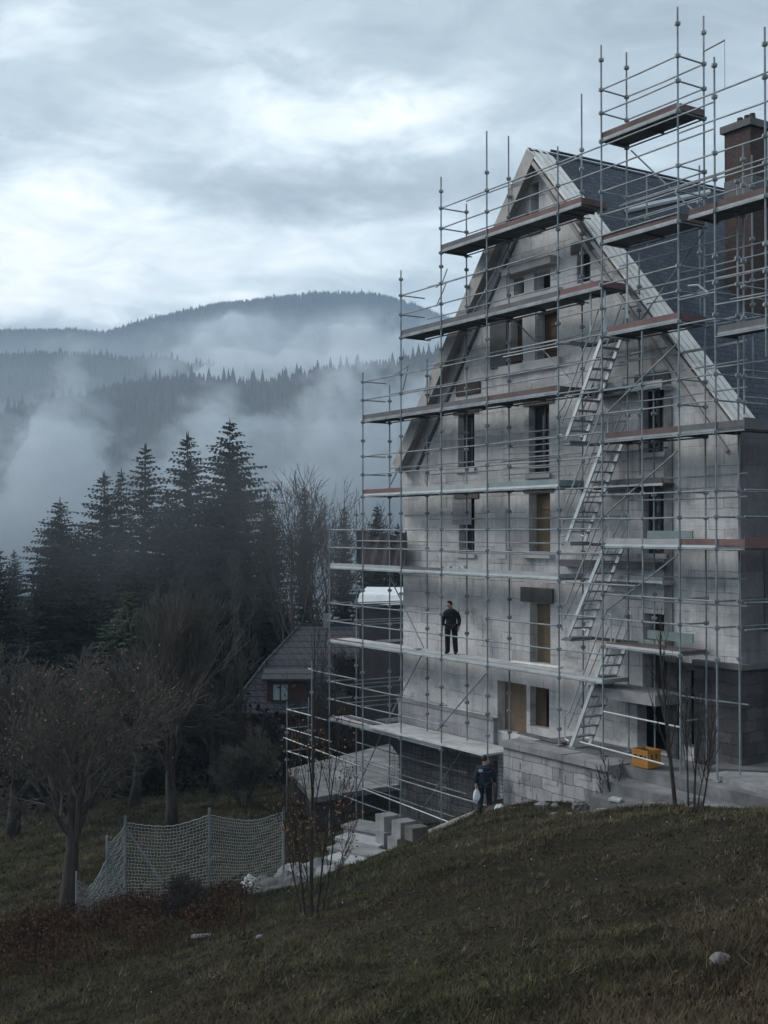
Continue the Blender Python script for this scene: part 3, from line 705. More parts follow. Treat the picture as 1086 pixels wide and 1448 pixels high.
# rubble joints proud of the face
rb = MB(H)
for k in range(46):
    u0 = random.uniform(uT0+.05, uT1-.6); z0 = random.uniform(-9.4, ZT-.5); w = random.uniform(.25,.6); h = random.uniform(.14,.28)
    rb.box((u0,2.4,z0),(min(u0+w,uT1-.02),2.4+random.uniform(.006,.022),z0+h))
rb.build('proud_stone', M['terrstone'], rw)
for q, (u0, u1) in enumerate(((uT1+.1, uT1+2.2),)):
    pass
stp = hthing('stone_steps', 'broad worn concrete steps below the yellow crate', 'steps', (uT1+1.5, 3.2, -7.3))
for k in range(3):
    MB(H).box((uT1+.05+.35*k, 2.05+.75*k, -8.2), (uT1+4.3, 2.8+.75*k, ZT-.05-.26*(k+1))).build('step', M['slabroof'], stp)
MB(H).box((uT1-.02,2.0,-8.2),(uT1+.55,2.6,ZT-.45)).build('cheek_block', M['darkstone'], stp)
def groundslab(label, pts, zt, th, mat, name='concrete_slab'):
    c = np.mean(np.array([list(p) for p in pts]), 0)
    b = MB().hexa([(p[0],p[1],zt-th) for p in pts], [(p[0],p[1],zt) for p in pts])
    return b.build_thing(name, mat, label, 'slab', (c[0], c[1], zt-th), 0, None)
def at_z(px, py, z): r = ray(px, py); t = z / r[2]; return r * t
groundslab('thick pale concrete slab raised beside the steps at the right edge', [at_z(1003,1093,-6.1),at_z(1118,1127,-6.1),at_z(1130,1100,-6.1),at_z(1052,1087,-6.1)], -6.1, .42, M['concrete'])
groundslab('thin pale slab lying in the grass below the thick one', [at_z(1008,1119,-6.55),at_z(1110,1145,-6.55),at_z(1120,1128,-6.55),at_z(1030,1114,-6.55)], -6.55, .3, M['concpale'])
groundslab('dark flat paving slab against the stone base of the house', [at_z(1000,1086,-6.05),at_z(1130,1092,-6.05),at_z(1130,1066,-6.05),at_z(1040,1066,-6.05)], -6.05, .5, M['concdark'], 'paving_slab')
groundslab('pale broken slab leaning flat on the steps under the sapling', [at_z(925,1098,-6.45),at_z(962,1112,-6.45),at_z(985,1104,-6.45),at_z(945,1092,-6.45)], -6.42, .1, M['concpale'])
groundslab('small pale board lying on the lowest step', [at_z(860,1131,-6.75),at_z(876,1134,-6.75),at_z(880,1130,-6.75),at_z(866,1127,-6.75)], -6.72, .05, M['concpale'], 'loose_board')
# yellow crate
p = at_z(898, 1085, ZT+.02); d = p[:2] - O; cu, cv = float(d @ U), min(float(d @ N), 1.65)
cr = hthing('crate', 'yellow plastic crate with dark hand holes on the terrace edge', 'crate', (cu, cv, ZT))
w, dp, h, t_ = .29, .24, .46, .03
cb_ = MB(H)
zb = ZT + .005
cb_.box((cu-w,cv-dp,zb),(cu+w,cv+dp,zb+.05))
for s in (-1, 1):
    for (lo, hi) in ((.05,.20),(.32,h)): cb_.box((cu-w,cv+s*dp,zb+lo),(cu+w,cv+s*(dp-t_),zb+hi))
    for x in (-w,-w/3,w/3,w-.07): cb_.box((cu+x,cv+s*(dp-.004),zb+.2),(cu+x+.07,cv+s*(dp-t_+.004),zb+.32))
    for (lo, hi) in ((.05,.22),(.36,h)): cb_.box((cu+s*w,cv-dp+t_,zb+lo),(cu+s*(w-t_),cv+dp-t_,zb+hi))
    for y in (-dp+t_,-.05,dp-t_-.1): cb_.box((cu+s*(w-.004),cv+y,zb+.22),(cu+s*(w-t_+.004),cv+y+.1,zb+.36))
cb_.build('crate_body', M['yellow'], cr)
MB(H).box((cu-w+.04,cv-dp+.04,zb+.052),(cu+w-.04,cv+dp-.04,zb+.40)).build('hole_shade_block', M['black'], cr)  # black block added inside to paint the shade behind the hand holes
rim = MB(H)
for s in (-1, 1):
    rim.box((cu-w-.008,cv+s*(dp+.008),zb+h-.05),(cu+w+.008,cv+s*(dp+.001),zb+h+.006)); rim.box((cu+s*(w+.008),cv-dp+.002,zb+h-.05),(cu+s*(w+.001),cv+dp-.002,zb+h+.006))
rim.build('rim', M['yellow'], cr)

# ------------------------------------------------------------------ concrete blocks and rough stair at the scaffold foot
def block(px, py, Y, lx, ly, h, label, zoff=0.0, rot=None, mat='concrete'):
    r = ray(px, py); p = r * (Y / r[1]); z = p[2]
    fr = HROT if rot is None else rot
    M_ = Matrix.Translation(Vector((p[0], p[1], z)))@Matrix.Rotation(fr, 4, 'Z')
    bm = MB(lambda q: tuple(M_ @ Vector(q)))
    e = .012
    lo = [(-lx/2,-ly/2,0),(lx/2,-ly/2,0),(lx/2,ly/2,0),(-lx/2,ly/2,0)]
    bm.hexa(lo, [(a+random.uniform(-e,e), b+random.uniform(-e,e), h) for a, b, _ in lo])
    return bm.build_thing('concrete_block', M[mat], label, 'block', (p[0], p[1], z), fr, 'concrete blocks by the scaffold foot')
block(548, 1173, 39.7, .52, .60, .50, 'pale concrete block topmost and farthest of the stack', 0)
block(571, 1182, 38.8, .52, .60, .50, 'middle concrete block in the upper row of the stack')
block(589, 1187, 38.0, .45, .60, .42, 'brownish concrete block at the near end of the upper row', mat='lintel')
block(548, 1196, 39.55, .52, .62, .50, 'grey concrete block carrying the topmost one')
block(566, 1205, 38.75, .55, .62, .50, 'wide concrete block at the bottom of the stack near the rim')
rs_ = thing('rough_stair', 'crumbling pale concrete stair descending left from the block stack', 'steps', gat(515, 39.5))
for k, (px, py, w, dpt) in enumerate(((528,1172,1.9,.9),(515,1190,1.8,.8),(505,1204,1.7,.8),(497,1219,1.6,.8),(486,1236,1.4,.8))):
    r = ray(px, py); p = r * ((41 - 1.0*k) / r[1])
    M_ = Matrix.Translation(Vector(W3(p)))@Matrix.Rotation(HROT+.35, 4, 'Z')
    b = MB(lambda q, M_=M_: tuple(M_ @ Vector(q))); b.box((-w/2,-dpt/2,-.55),(w/2,dpt/2,0)); b.box((-w/2-.06,-dpt/2-.06,0),(w/2+.06,dpt/2+.06,.09))
    b.build('step', M['concpale'] if k % 2 else M['concrete'], rs_)
kb = MB()
a, b = at_z(592,1182,-9.7), at_z(665,1150,-9.0)
a = ray(594,1180)*(40.0/ray(594,1180)[1]); b = ray(668,1149)*(37.6/ray(668,1149)[1])
kb.hexa([(a[0],a[1],a[2]-.6),(b[0],b[1],b[2]-.6),(b[0]+.2,b[1]+.5,b[2]-.6),(a[0]+.2,a[1]+.5,a[2]-.6)],[(a[0],a[1],a[2]),(b[0],b[1],b[2]),(b[0]+.2,b[1]+.5,b[2]),(a[0]+.2,a[1]+.5,a[2])])
kb.build_thing('kerb', M['concrete'], 'long pale kerb stone between the block stack and the walking man', 'kerb', a)
# flat roofed outbuilding
q = [(-2.77,47),(1.35,49.9),(.3,59),(-4.25,52.6)]; zt = -10.35
ob = thing('outbuilding', 'low outbuilding with a flat concrete roof behind the scaffold foot', 'outbuilding', (-1, 52, -12.6))
MB().hexa([(x,y,zt-.22) for x, y in q],[(x,y,zt) for x, y in q]).build('roof', M['slabroof'], ob)
cq = np.mean(q, 0); q2 = [tuple(cq + (np.array(p)-cq)*.94) for p in q]
MB().hexa([(x,y,-13.2) for x, y in q2],[(x,y,zt-.23) for x, y in q2]).build('wall', M['darkstone'], ob)

# loose stones round the steps and along the foot of the wall
rs2 = random.Random(5)
for k in range(26):
    if k < 14: uq, vq_ = rs2.uniform(uT1 + .3, uT1 + 5.5), rs2.uniform(4.0, 5.0)
    else: uq, vq_ = rs2.uniform(uT0 - .4, uT1 - .2), rs2.uniform(2.55, 3.3)
    w_ = H((uq, vq_, 0)); zg = g1(w_[0], w_[1]); r0 = rs2.uniform(.07, .20)
    b_ = MB(); pts_ = []
    for i in range(3):
        for j in range(7):
            th = 2*PI*j/7 + i*.4; rr0 = r0 * (1, .95, .55)[i] * rs2.uniform(.75, 1.2)
            pts_.append((w_[0]+rr0*1.3*math.cos(th), w_[1]+rr0*math.sin(th), zg + r0*(-.4, .45, .85)[i]))
    b_.add(pts_, [(i*7+j, i*7+(j+1)%7, (i+1)*7+(j+1)%7, (i+1)*7+j) for i in range(2) for j in range(7)] + [tuple(range(14, 21)), tuple(range(7))[::-1]])
    b_.build_thing('loose_stone', M['rock' if k % 3 else 'concrete'], 'loose broken stone lying around the concrete steps' if k < 14 else 'loose broken stone lying along the foot of the retaining wall', 'stone', (w_[0], w_[1], zg), group='loose stones by the steps' if k < 14 else 'loose stones by the retaining wall')
# ------------------------------------------------------------------ scaffolding
VOUT, VIN = 1.52, .52
RT = .0255
uo = {x: UU(x, VOUT) for x in (406, 466, 513, 567, 624, 689, 790, 852, 961, 1013, 1085)}
ui = {x: UU(x, VIN) for x in (441, 504, 551, 604, 660, 720, 824, 888, 998)}
def gz(u, v):
    w = H((u, v, 0)); return g1(w[0], w[1])
LV = dict(B=9.45, C=6.92, D=4.15, E=1.40, G_=-1.30, G=-4.12, Hh=-7.12)
RVL = [11.05, 8.17, 5.56, 2.60, -.33, -3.10]
fs_ = hthing('facade_scaffold', 'tall galvanised scaffold covering the gable front', 'scaffold', (uo[624], VOUT, -10.0))
tw = hthing('stair_tower', 'scaffold stair tower rising above the roof at the right of the gable', 'scaffold', (uo[852], VOUT, ZT))
sd_ = hthing('side_scaffold', 'scaffold bays turning the corner beside the chimney', 'scaffold', (uo[1013], VOUT, ZT))
lw = hthing('low_scaffold', 'low open scaffold bay standing left of the tall front', 'scaffold', (uo[406], VOUT, -11.5))

def post(par, u, v, ztop, zbot, coll, plate=True):
    b = MB(H); b.path([(u, v, zbot), (u, v, ztop)], RT, 8)
    for z in coll:
        if zbot + .1 < z < ztop - .03:
            b.path([(u, v, z-.055), (u, v, z-.05), (u, v, z+.05), (u, v, z+.055)], [RT+.006, .06, .06, RT+.006], 8)
            for s in (-1, 1): b.box((u+s*.03, v-.022, z-.03), (u+s*.085, v+.022, z+.03)); b.box((u-.022, v+s*.03, z-.03), (u+.022, v+s*.085, z+.03))
    o = b.build('standard', M['galv'], par)
    if plate: MB(H).box((u-.09, v-.09, zbot-.01), (u+.09, v+.09, zbot+.012)).build('base_plate', M['galv'], o)
    return o
allz = [z + d for z in LV.values() for d in (-.12, .70, 1.38)] + [1.95 + z for z in LV.values()]
rz = [z + d for z in RVL for d in (-.10, .70, 1.36)] + [11.05 + 2.2]
TOP = lambda x, y, v: ZZ(x, y, v)
# front row
bot = lambda u, v: gz(u, v) - .03
for x, ty, zb in ((466,745,None),(513,527,None),(567,382,None),(624,250,None),(689,185,None)):
    tx = x; post(fs_, uo[x], VOUT, TOP(x, ty, VOUT), bot(uo[x], VOUT) if x != 689 else -8.6, allz)
post(fs_, uo[790], VOUT, TOP(787, 208, VOUT), ZT+.02, allz)
for x, ty in ((504,722),(551,545),(604,508),(660,288),(720,192),(824,132)):
    zb = bot(ui[x], VIN)
    if x == 824: zb = ZT
    if x == 720: zb = -6.9
    if x in (604, 660): zb = -7.2
    post(fs_, ui[x], VIN, TOP(x, ty, VIN), zb, allz)
post(tw, uo[852], VOUT, TOP(848, 65, VOUT), ZT, rz); post(tw, uo[961], VOUT, TOP(954, 12, VOUT), -6.9, rz)
post(tw, ui[888], VIN, TOP(884, 75, VIN), ZT, rz); post(tw, ui[998], VIN, TOP(992, 24, VIN), ZT, rz)
post(sd_, uo[1013], VOUT, TOP(1012, 80, VOUT), ZT, rz); post(sd_, uo[1085], VOUT, TOP(1082, 38, VOUT), 4.2, rz, False)
UB = uo[1013]
for v_ in (-1.0, -3.4):
    post(sd_, UB, v_, 9.2, ZT, rz); post(sd_, UB-1.0 if False else UB+.9, v_, 9.2, ZT, rz)
post(sd_, ui[998]+1.3, VIN, 9.9, 3.0, rz, False)
# far scaffold poles beyond the ridge
post(sd_, UA+6.0, -4.2, 11.6, roofz(UA+6.0)+.02, rz, False)
# low bay at the left
zl0 = gz(uo[406], VOUT)
post(lw, uo[406], VOUT, TOP(406, 992, VOUT), zl0, [-8.2,-9.3], True); post(lw, ui[441], VIN, TOP(441, 935, VIN), -10.36, [-6.6,-8.2,-9.3])
post(lw, uo[406]+.02, VIN, TOP(432, 985, VIN), gz(uo[406], VIN), [-8.2,-9.3]); post(lw, UU(441, VOUT), VOUT, TOP(441, 1003, VOUT), gz(UU(441, VOUT), VOUT), [-8.2,-9.3])

def rail(par, ua, ub, v, z, name='guard_rail', mat='galv', vb=None, zb=None, sag=0.0):
    vb = v if vb is None else vb; zb = z if zb is None else zb
    n = max(2, int(abs(ub-ua)/1.2)+1) if sag else 2
    pts = [(ua+(ub-ua)*i/(n-1), v+(vb-v)*i/(n-1), z+(zb-z)*i/(n-1)-sag*math.sin(PI*i/(n-1))+ (random.uniform(-.012,.012) if sag and 0<i<n-1 else 0)) for i in range(n)]
    b = MB(H); b.path(pts, RT*.92, 7)
    return b.build(name, M[mat], par)
def deck(par, ua, ub, z, toe='toegrey', pale=False, v0=VIN+.04, v1=VOUT-.05, toeh=None, end=None, name='deck'):
    if toeh is None: toeh = .15 if z > -1 else (.10 if z > -2 else .04)
    b = MB(H); nb = 3; w = (v1 - v0) / nb
    for k in range(nb): b.box((ua+.02, v0+w*k+.006, z-.065+.003*(k % 2)), (ub-.02, v0+w*(k+1)-.006, z+.003*(k % 2)))
    for f in (.03, .5, .97): b.box((ua+(ub-ua)*f-.03, v0, z-.12), (ua+(ub-ua)*f+.03, v1, z-.067))
    o = b.build(name, M['deckpale' if pale else 'deck'], par)
    if toe:
        MB(H).box((ua+.01, v1+.004, z-.005), (ub-.01, v1+.034, z+toeh)).build('toe_board', M[toe], o)
        MB(H).box((ua+.01, v1+.002, z-.075), (ub-.01, v1+.04, z-.007)).build('deck_edge', M['galv' if z > 2 else 'galv2'], o)
    if end == 'L': MB(H).box((ua-.03, v0, z-.06), (ua, v1, z+toeh-.03)).build('end_board', M[toe or 'toegrey'], o)
    if end == 'R': MB(H).box((ub, v0, z-.06), (ub+.03, v1, z+toeh-.03)).build('end_board', M[toe or 'toegrey'], o)
    MB(H).tube((ua, VOUT, z-.11), (ub, VOUT, z-.11), RT*.92, 7).build('ledger', M['galv'], o)
    return o
xo = [466, 513, 567, 624, 689, 790, 852]
def bays(par, x0, x1, z, toes, pale=False, uend=None):
    seq = [x for x in xo if x0 <= x <= x1]
    for i in range(len(seq) - 1):
        ub = uo[seq[i+1]] if not (uend and i == len(seq) - 2) else uend
        deck(par, uo[seq[i]], ub, z, toes[i] if i < len(toes) else toes[-1], pale, end='L' if i == 0 else ('R' if i == len(seq)-2 else None))
bays(fs_, 624, 790, LV['B'], ['toegrey','toered'])
deck(fs_, uo[790], uo[790]+1.0, LV['B'], 'toered', end='R')
bays(fs_, 567, 852, LV['C'], ['toegrey','toegrey','toegrey','toered'])
bays(fs_, 513, 790, LV['D'], ['toegrey','toegrey','toegrey','toebrown'])
deck(fs_, uo[790], uo[852]-.1, LV['D'], 'toepale', v0=.06, v1=.6)
bays(fs_, 513, 790, LV['E'], ['toered','toepale','toepale','toeteal'])
bays(fs_, 466, 790, LV['G_'], ['toepale','toepale','toegrey','toepale','toepale'], True)
bays(fs_, 466, 852, LV['G'], ['toered','toepale','toepale','toepale','toepale','toepale'], True)
bays(fs_, 466, 624, LV['Hh'], ['toered','toepale','toepale'], True)
# broad planks laid on the lowest lift and running on to the plinth
for k, (a, b) in enumerate(((uo[513]+.6, uo[567]+.4), (uo[567]+.42, uo[624]+.15), (uo[624]+.17, uo[689]-.1))):
    MB(H).box((a, .25, LV['Hh']+.02+.012*k), (b, 1.62, LV['Hh']+.085+.012*k)).build('plank', M['deckpale'], fs_)
# inner brackets decks past the stair bay
for z, m, p_ in ((LV['D']-.1,'toepale',True),(LV['E']-.05,'toegrey',False),(LV['G_']-.05,'toepale',True)):
    a, b = uo[790]+.3, UU(945, .3)
    deck(fs_, a, b, z, m, p_, v0=.05, v1=.48)
for z in (LV['D'], LV['E'], LV['G_']):
    MB(H).tube((uo[790]+.3, .5, z+.9), (UU(945,.5), .5, z+.9), RT*.9, 6).build('guard_rail', M['galv'], fs_)
# rails of each lift
def rails(par, u0, u1, z, both=True, v=VOUT, left_end=True):
    rail(par, u0, u1, v, z+1.38, sag=.015)
    if both: rail(par, u0, u1, v, z+.70, sag=.015)
    if left_end and v == VOUT:
        for d in (.70, 1.38): rail(par, u0, u0+.02, VOUT, z+d, 'end_rail', vb=VIN, zb=z+d)
rails(fs_, uo[624], uo[1013], LV['B']); rails(fs_, uo[567], uo[961], LV['C']); rails(fs_, uo[513], uo[852], LV['D'])
rails(fs_, uo[513], uo[852], LV['E']); rails(fs_, uo[466], uo[852], LV['G_'])
rails(fs_, uo[466], uo[624], LV['G']); rail(fs_, uo[624], uo[852], VOUT, LV['G']+.70, sag=.02); rail(fs_, uo[689], uo[790], VOUT, LV['G']+1.38, sag=.02)
rails(fs_, uo[466], uo[624]+.3, LV['Hh'])
rail(fs_, uo[466], uo[689], VOUT, LV['Hh']-1.5, sag=.04); rail(fs_, uo[513], uo[689]+.6, VOUT, LV['Hh']-2.3, zb=LV['Hh']-2.5, mat='galv2')
for z, a, b in ((LV['B'],660,824),(LV['C'],604,824),(LV['D'],551,824),(LV['E'],551,824),(LV['G_'],504,824),(LV['G'],504,604)):
    rail(fs_, ui[a], ui[b], VIN, z-.11, 'ledger')
    if z in (LV['E'], LV['D'], LV['G_']): rail(fs_, ui[a], ui[b], VIN, z+.95)
# transoms at every pair
for z, xs in ((LV['B'],(624,689,790)),(LV['C'],(567,624,689,790)),(LV['D'],(513,567,624,689,790)),(LV['E'],(513,567,624,689,790)),(LV['G_'],(466,513,567,624,689,790)),(LV['G'],(466,513,567,624,689,790)),(LV['Hh'],(466,513,567,624))):
    for x in xs: rail(fs_, uo[x], uo[x]+.01, VOUT, z-.1, 'transom', vb=.25)
rail(fs_, uo[624]-.2, uo[689], VOUT+.05, ZZ(618,1033,VOUT), 'diagonal_brace', zb=ZZ(688,952,VOUT))
# balcony guards before the windows
for z, x0, x1, n in ((ZZ(770,668,.45),712,792,6),(ZZ(900,672,.45),800,905,0)):
    for k in range(n): rail(fs_, UU(x0,.45), UU(x1,.45), .45, z+.22*k, 'window_guard')
rail(fs_, UU(724,.6), UU(790,.6), .6, ZZ(757,487,.6), 'window_guard', 'galv2'); rail(fs_, UU(712,.6), UU(790,.6), .6, ZZ(757,496,.6), 'window_guard', 'galv2')
# returns on the left end of the house, seen through the low bays
for z in (LV['G'], LV['Hh'], LV['G_']):
    for d in (.7, 1.38): rail(fs_, ui[504], ui[504]+.02, VIN, z+d, 'end_rail', vb=-2.4)
for v_ in (-1.2, -2.6, -4.2):
    for uu in (-1.5, -.45): post(fs_, uu, v_, LV['G_']+.9 if v_ > -2 else LV['G']+2.4, gz(uu, v_), [LV['G'], LV['G']+1.38, LV['Hh'], LV['Hh']+.7])
for z in (LV['G']-.1, LV['G']+.7, LV['G']+1.38, LV['Hh']-.1, LV['Hh']+.7, LV['Hh']+1.38):
    rail(fs_, -.45, -.45, 1.5, z, 'side_ledger', vb=-4.2); rail(fs_, -1.5, -1.5, 1.5, z, 'side_ledger', vb=-4.2)
for z in (LV['G'], LV['Hh']):
    MB(H).box((-1.45, .3, z-.06), (-.5, -4.1, z)).build('deck', M['deck'], fs_)
# bent tubes at the left ends
for (a, b, c) in (((603,405),(612,397),(619,378)), ((603,432),(612,412),(618,396)), ((532,533),(548,527),(562,517)), ((556,552),(560,535),(564,515))):
    P = [H((PW(x, y, VOUT)[0], VOUT-.4, PW(x, y, VOUT)[1])) for x, y in (a, b, c)]
    MB().path(P, .02, 6).build('bent_tube', M['galv'], fs_)
# low bay rails
for y in (1003, 1030, 1062):
    z = ZZ(406, y, VOUT)
    rail(lw, uo[406], UU(441, VOUT), VOUT, z, mat='galv2'); rail(lw, uo[406], uo[406]+.02, VOUT, z, 'end_rail', vb=VIN)
    rail(lw, UU(441, VOUT), uo[466], VOUT-.1, z-.05, 'ledger')
rail(lw, uo[406], ui[441], VIN, ZZ(408, 940, VIN), mat='galv2'); rail(lw, ui[441], ui[504], VIN, ZZ(441, 948, VIN), mat='galv')
rail(lw, uo[406], uo[513], VOUT+.15, ZZ(470,1062,VOUT), 'ledger', 'galv2', zb=ZZ(470,1062,VOUT)-.2)
# ---- stair tower
deck(tw, uo[852], uo[961], RVL[0], 'toebrown', end='R'); deck(tw, uo[852], uo[961], RVL[1], 'toebrown', end='R')
deck(tw, uo[852]+.2, uo[961], RVL[2], 'toered', end='R'); deck(tw, uo[852]+.1, uo[961], RVL[3], 'toebrown', end='R')
deck(tw, uo[852]+.1, uo[961], RVL[4], 'toepale', end='R'); deck(tw, uo[852]+.1, uo[961], RVL[5], 'toered', end='R')
MB(H).box((uo[852]+.6, .35, RVL[4]+.15), (UU(975,.5), .40, RVL[4]+.36)).build('toe_board', M['toeteal'], tw)
MB(H).box((uo[852]+.6, .35, RVL[5]+.12), (UU(975,.5), .40, RVL[5]+.36)).build('toe_board', M['toeteal'], tw)
for i, z in enumerate(RVL):
    for d in (.70, 1.36):
        rail(tw, uo[852], uo[961], VOUT, z+d, sag=.01)
        rail(tw, uo[961], ui[998], VOUT, z+d, 'end_rail', vb=VIN)
        if z > 8: rail(tw, ui[888], ui[998], VIN, z+d, sag=.01); rail(tw, uo[852], ui[888], VOUT, z+d, 'end_rail', vb=VIN)
    rail(tw, uo[852], ui[888], VOUT, z-.1, 'transom', vb=VIN); rail(tw, uo[961], ui[998], VOUT, z-.1, 'transom', vb=VIN)
    rail(tw, ui[888], ui[998], VIN, z-.11, 'ledger')
rail(tw, uo[852], uo[961], VOUT, -5.0, mat='galv2', zb=-5.05); rail(tw, uo[961], ui[998], VOUT, -4.9, 'end_rail', vb=VIN)
rail(tw, UU(820,2.25), UU(938,2.25), 2.25, ZZ(820,1049,2.25), 'loose_tube', 'galv2', zb=ZZ(940,1081,2.25))
# hoist arm
rail(tw, ui[998], ui[998]+.8, VIN, TOP(992, 74, VIN), 'hoist_arm', vb=VIN+.1); MB(H).tube((ui[998]+.8,VIN+.1,TOP(992,74,VIN)),(ui[998]+.8,VIN+.1,TOP(992,74,VIN)-1.3),.008,5).build('hoist_rope', M['galv'], tw)
MB(H).path([(ui[998]+.1,.5,RVL[2]+.75),(ui[998]-.2,.55,RVL[2]+1.0),(ui[998]-.5,.6,RVL[2]+1.02)], .03, 6).build('bent_tube', M['galv2'], tw)
# flights
def flight(z0, z1, xb, xt, n=10):
    f = MB(H)
    u0, u1 = UU(xb, 1.3), UU(xt, 1.3)
    for v in (.68, 1.40):
        f.hexa([(u0-.05,v-.02,z0),(u0+.08,v-.02,z0),(u0+.08,v+.02,z0),(u0-.05,v+.02,z0)],[(u1-.05,v-.02,z1),(u1+.08,v-.02,z1),(u1+.08,v+.02,z1),(u1-.05,v+.02,z1)])
    o = f.build('stair_flight', M['galv2'], tw)
    for k in range(1, n):
        t = k / n; u = u0+(u1-u0)*t; z = z0+(z1-z0)*t
        MB(H).box((u-.10,.70,z-.025),(u+.12,1.38,z+.012)).build('tread', M['galv'], o)
    MB(H).box((u0-.12,.66,z0-.05),(u0+.2,1.42,z0-.005)).build('landing', M['galv'], o)
    for v in (.66, 1.43):
        h = 1.0
        MB(H).path([(u0-.05,v,z0+.15),(u0-.22,v,z0+.2),(u0-.22,v,z0+h-.15),(u0-.02,v,z0+h),(u1,v,z1+h*.95),(u1+.18,v,z1+h*.85),(u1+.18,v,z1+.1)], .024, 6).build('handrail', M['galv2'], o)
        MB(H).path([(u0-.1,v,z0+h*.5),(u1+.1,v,z1+h*.5)], .014, 6).build('handrail', M['galv'], o)
flight(2.66, 5.50, 803, 856); flight(-.28, 2.56, 804, 858); flight(-3.05, -.36, 806, 859); flight(ZT+.02, -3.15, 810, 862)
for z in RVL[2:]:
    MB(H).box((uo[790]+.03,.62,z-.07),(uo[790]+.42,1.45,z-.01)).build('landing', M['galv'], tw)
for z in RVL[2:]:
    MB(H).box((uo[790]+.03,.30,z-.06),(uo[852]+.15,.60,z)).build('landing', M['deck'], tw)
    rail(tw, uo[790], uo[852], VOUT, z+.70, sag=.01); rail(tw, uo[790], uo[852], VIN-.05, z+1.36, sag=.01)
# further tubes: inner guard rails, back row over the roof, braces
for z, a, b in ((LV['B'],660,824),(LV['C'],604,888),(LV['D'],604,888),(LV['E'],604,888),(LV['G_'],604,888)):
    rail(fs_, ui[a], ui[b], VIN, z+.62, 'inner_rail', sag=.015); rail(fs_, ui[a], ui[b], VIN, z+1.75, 'inner_rail', sag=.02)
for q, v_, zt_ in ((3.2,-1.6,10.9),(5.3,-1.6,10.6),(7.2,-1.6,10.4)):
    post(sd_, UA+q, v_, zt_, roofz(UA+q)+.03, rz, False)
for z in (8.9, 9.6, 10.2): rail(sd_, UA+2.2, uo[1085]+2.0, -1.6, z, 'back_rail', sag=.02)
for z in (6.9, 7.6, 5.9): rail(sd_, UA+4.6, uo[1085]+2.0, -1.55, z, 'back_rail', sag=.02)
rail(fs_, uo[624]+.1, uo[689]-.1, VIN, LV['C']+.1, 'diagonal_brace', zb=LV['B']-.2); rail(fs_, uo[790]-.2, uo[689]+.2, VIN-.03, LV['D']+.1, 'diagonal_brace', zb=LV['C']-.2)
rail(fs_, uo[513]+.1, uo[567]-.1, VIN, LV['E']+.1, 'diagonal_brace', zb=LV['D']-.2); rail(tw, uo[852]+.1, uo[961]-.1, VIN-.05, RVL[2]+.1, 'diagonal_brace', zb=RVL[1]-.2)
rail(tw, uo[961]-.1, uo[852]+.1, VIN-.05, RVL[1]+.1, 'diagonal_brace', zb=RVL[0]-.2)
for u_, v_, z0_, z1_ in ((UU(925,.35),.35,ZT,4.6),(UU(1045,.9),.9,ZT,8.9),(uo[961]-1.35,VOUT-.03,-3.0,5.4),(UU(905,.42),.42,1.6,8.0)): post(tw, u_, v_, z1_, z0_, rz, False)
for z in (-4.4,-1.9,-1.2,.9,1.5,3.7,4.4,4.9,6.4): rail(tw, UU(880,.45), UB+.05, .42, z, 'inner_rail', sag=.03)
for z in (-1.6,1.1,3.9): rail(tw, uo[852]+.1, uo[961]-.1, VOUT-.04, z-.6, 'diagonal_brace', zb=z+1.0)
# ladder gate on top of the stair
for x, y0, y1 in ((836,402,480),(856,405,470),(888,402,450)): MB(H).tube((UU(x,1.3),1.3,ZZ(x,y0,1.3)),(UU(x,1.3),1.3,ZZ(x,y1,1.3)),.035,6).build('gate_post', M['galv2'], tw)
# ---- side scaffold
deck(sd_, uo[1013]-.9, uo[1085]+2.4, RVL[1]-.02, 'toebrown'); deck(sd_, uo[1013], uo[1085]+2.4, 5.0, 'toegrey', v0=.9)
for z in (RVL[1], 5.0):
    for d in (.7, 1.36): rail(sd_, uo[1013] if z < 6 else uo[961], uo[1085]+2.4, VOUT, z+d, sag=.02)
    rail(sd_, uo[1013], uo[1085]+2.4, VIN if z > 6 else .95, z+.9, sag=.02)
for z_, a_, b_ in ((7.3,961,1085),(6.6,961,1085),(4.3,961,1085)): rail(sd_, uo[a_], uo[b_]+2.4, VIN, z_, sag=.03)
for z_ in (LV['B']-.1, LV['C']+1.38, LV['C']+.7, LV['C']-.1, LV['D']+.7, LV['D']+1.38): rail(tw, ui[888]-.3, ui[998]+1.3, VIN, z_, 'inner_rail', sag=.02)
for xa, za, xb, zb_ in ((567,LV['G'],513,LV['G_']),(466,LV['Hh']-3.4,513,LV['Hh']-.1),(513,LV['Hh']-.1,567,LV['G']-.1),(567,LV['Hh']-2.6,624,LV['Hh']-.1)): rail(fs_, uo[xa], uo[xb], VIN+.03, za, 'diagonal_brace', zb=zb_)
for z_ in (LV['Hh']-1.0, LV['Hh']-1.7, LV['Hh']-2.6): rail(fs_, ui[504], ui[660], VIN, z_, 'ledger', sag=.03); rail(fs_, uo[466], uo[567], VOUT, z_-.2, 'guard_rail', sag=.03)
for d in (2.2, 2.9): rail(sd_, uo[961], uo[1085]+2.4, VOUT, RVL[1]+d, sag=.02)
for z, toe in ((RVL[3],'toegrey'),(RVL[4],'toered'),):
    MB(H).box((UB+.04,VOUT,z-.06),(UB+.86,-4.5,z)).build('deck', M['deck'], sd_)
    MB(H).box((UB+.87,VOUT,z-.08),(UB+.90,-4.5,z+.2)).build('toe_board', M[toe], sd_)
    deck(sd_, uo[961]+.02, UB+.9, z, toe)
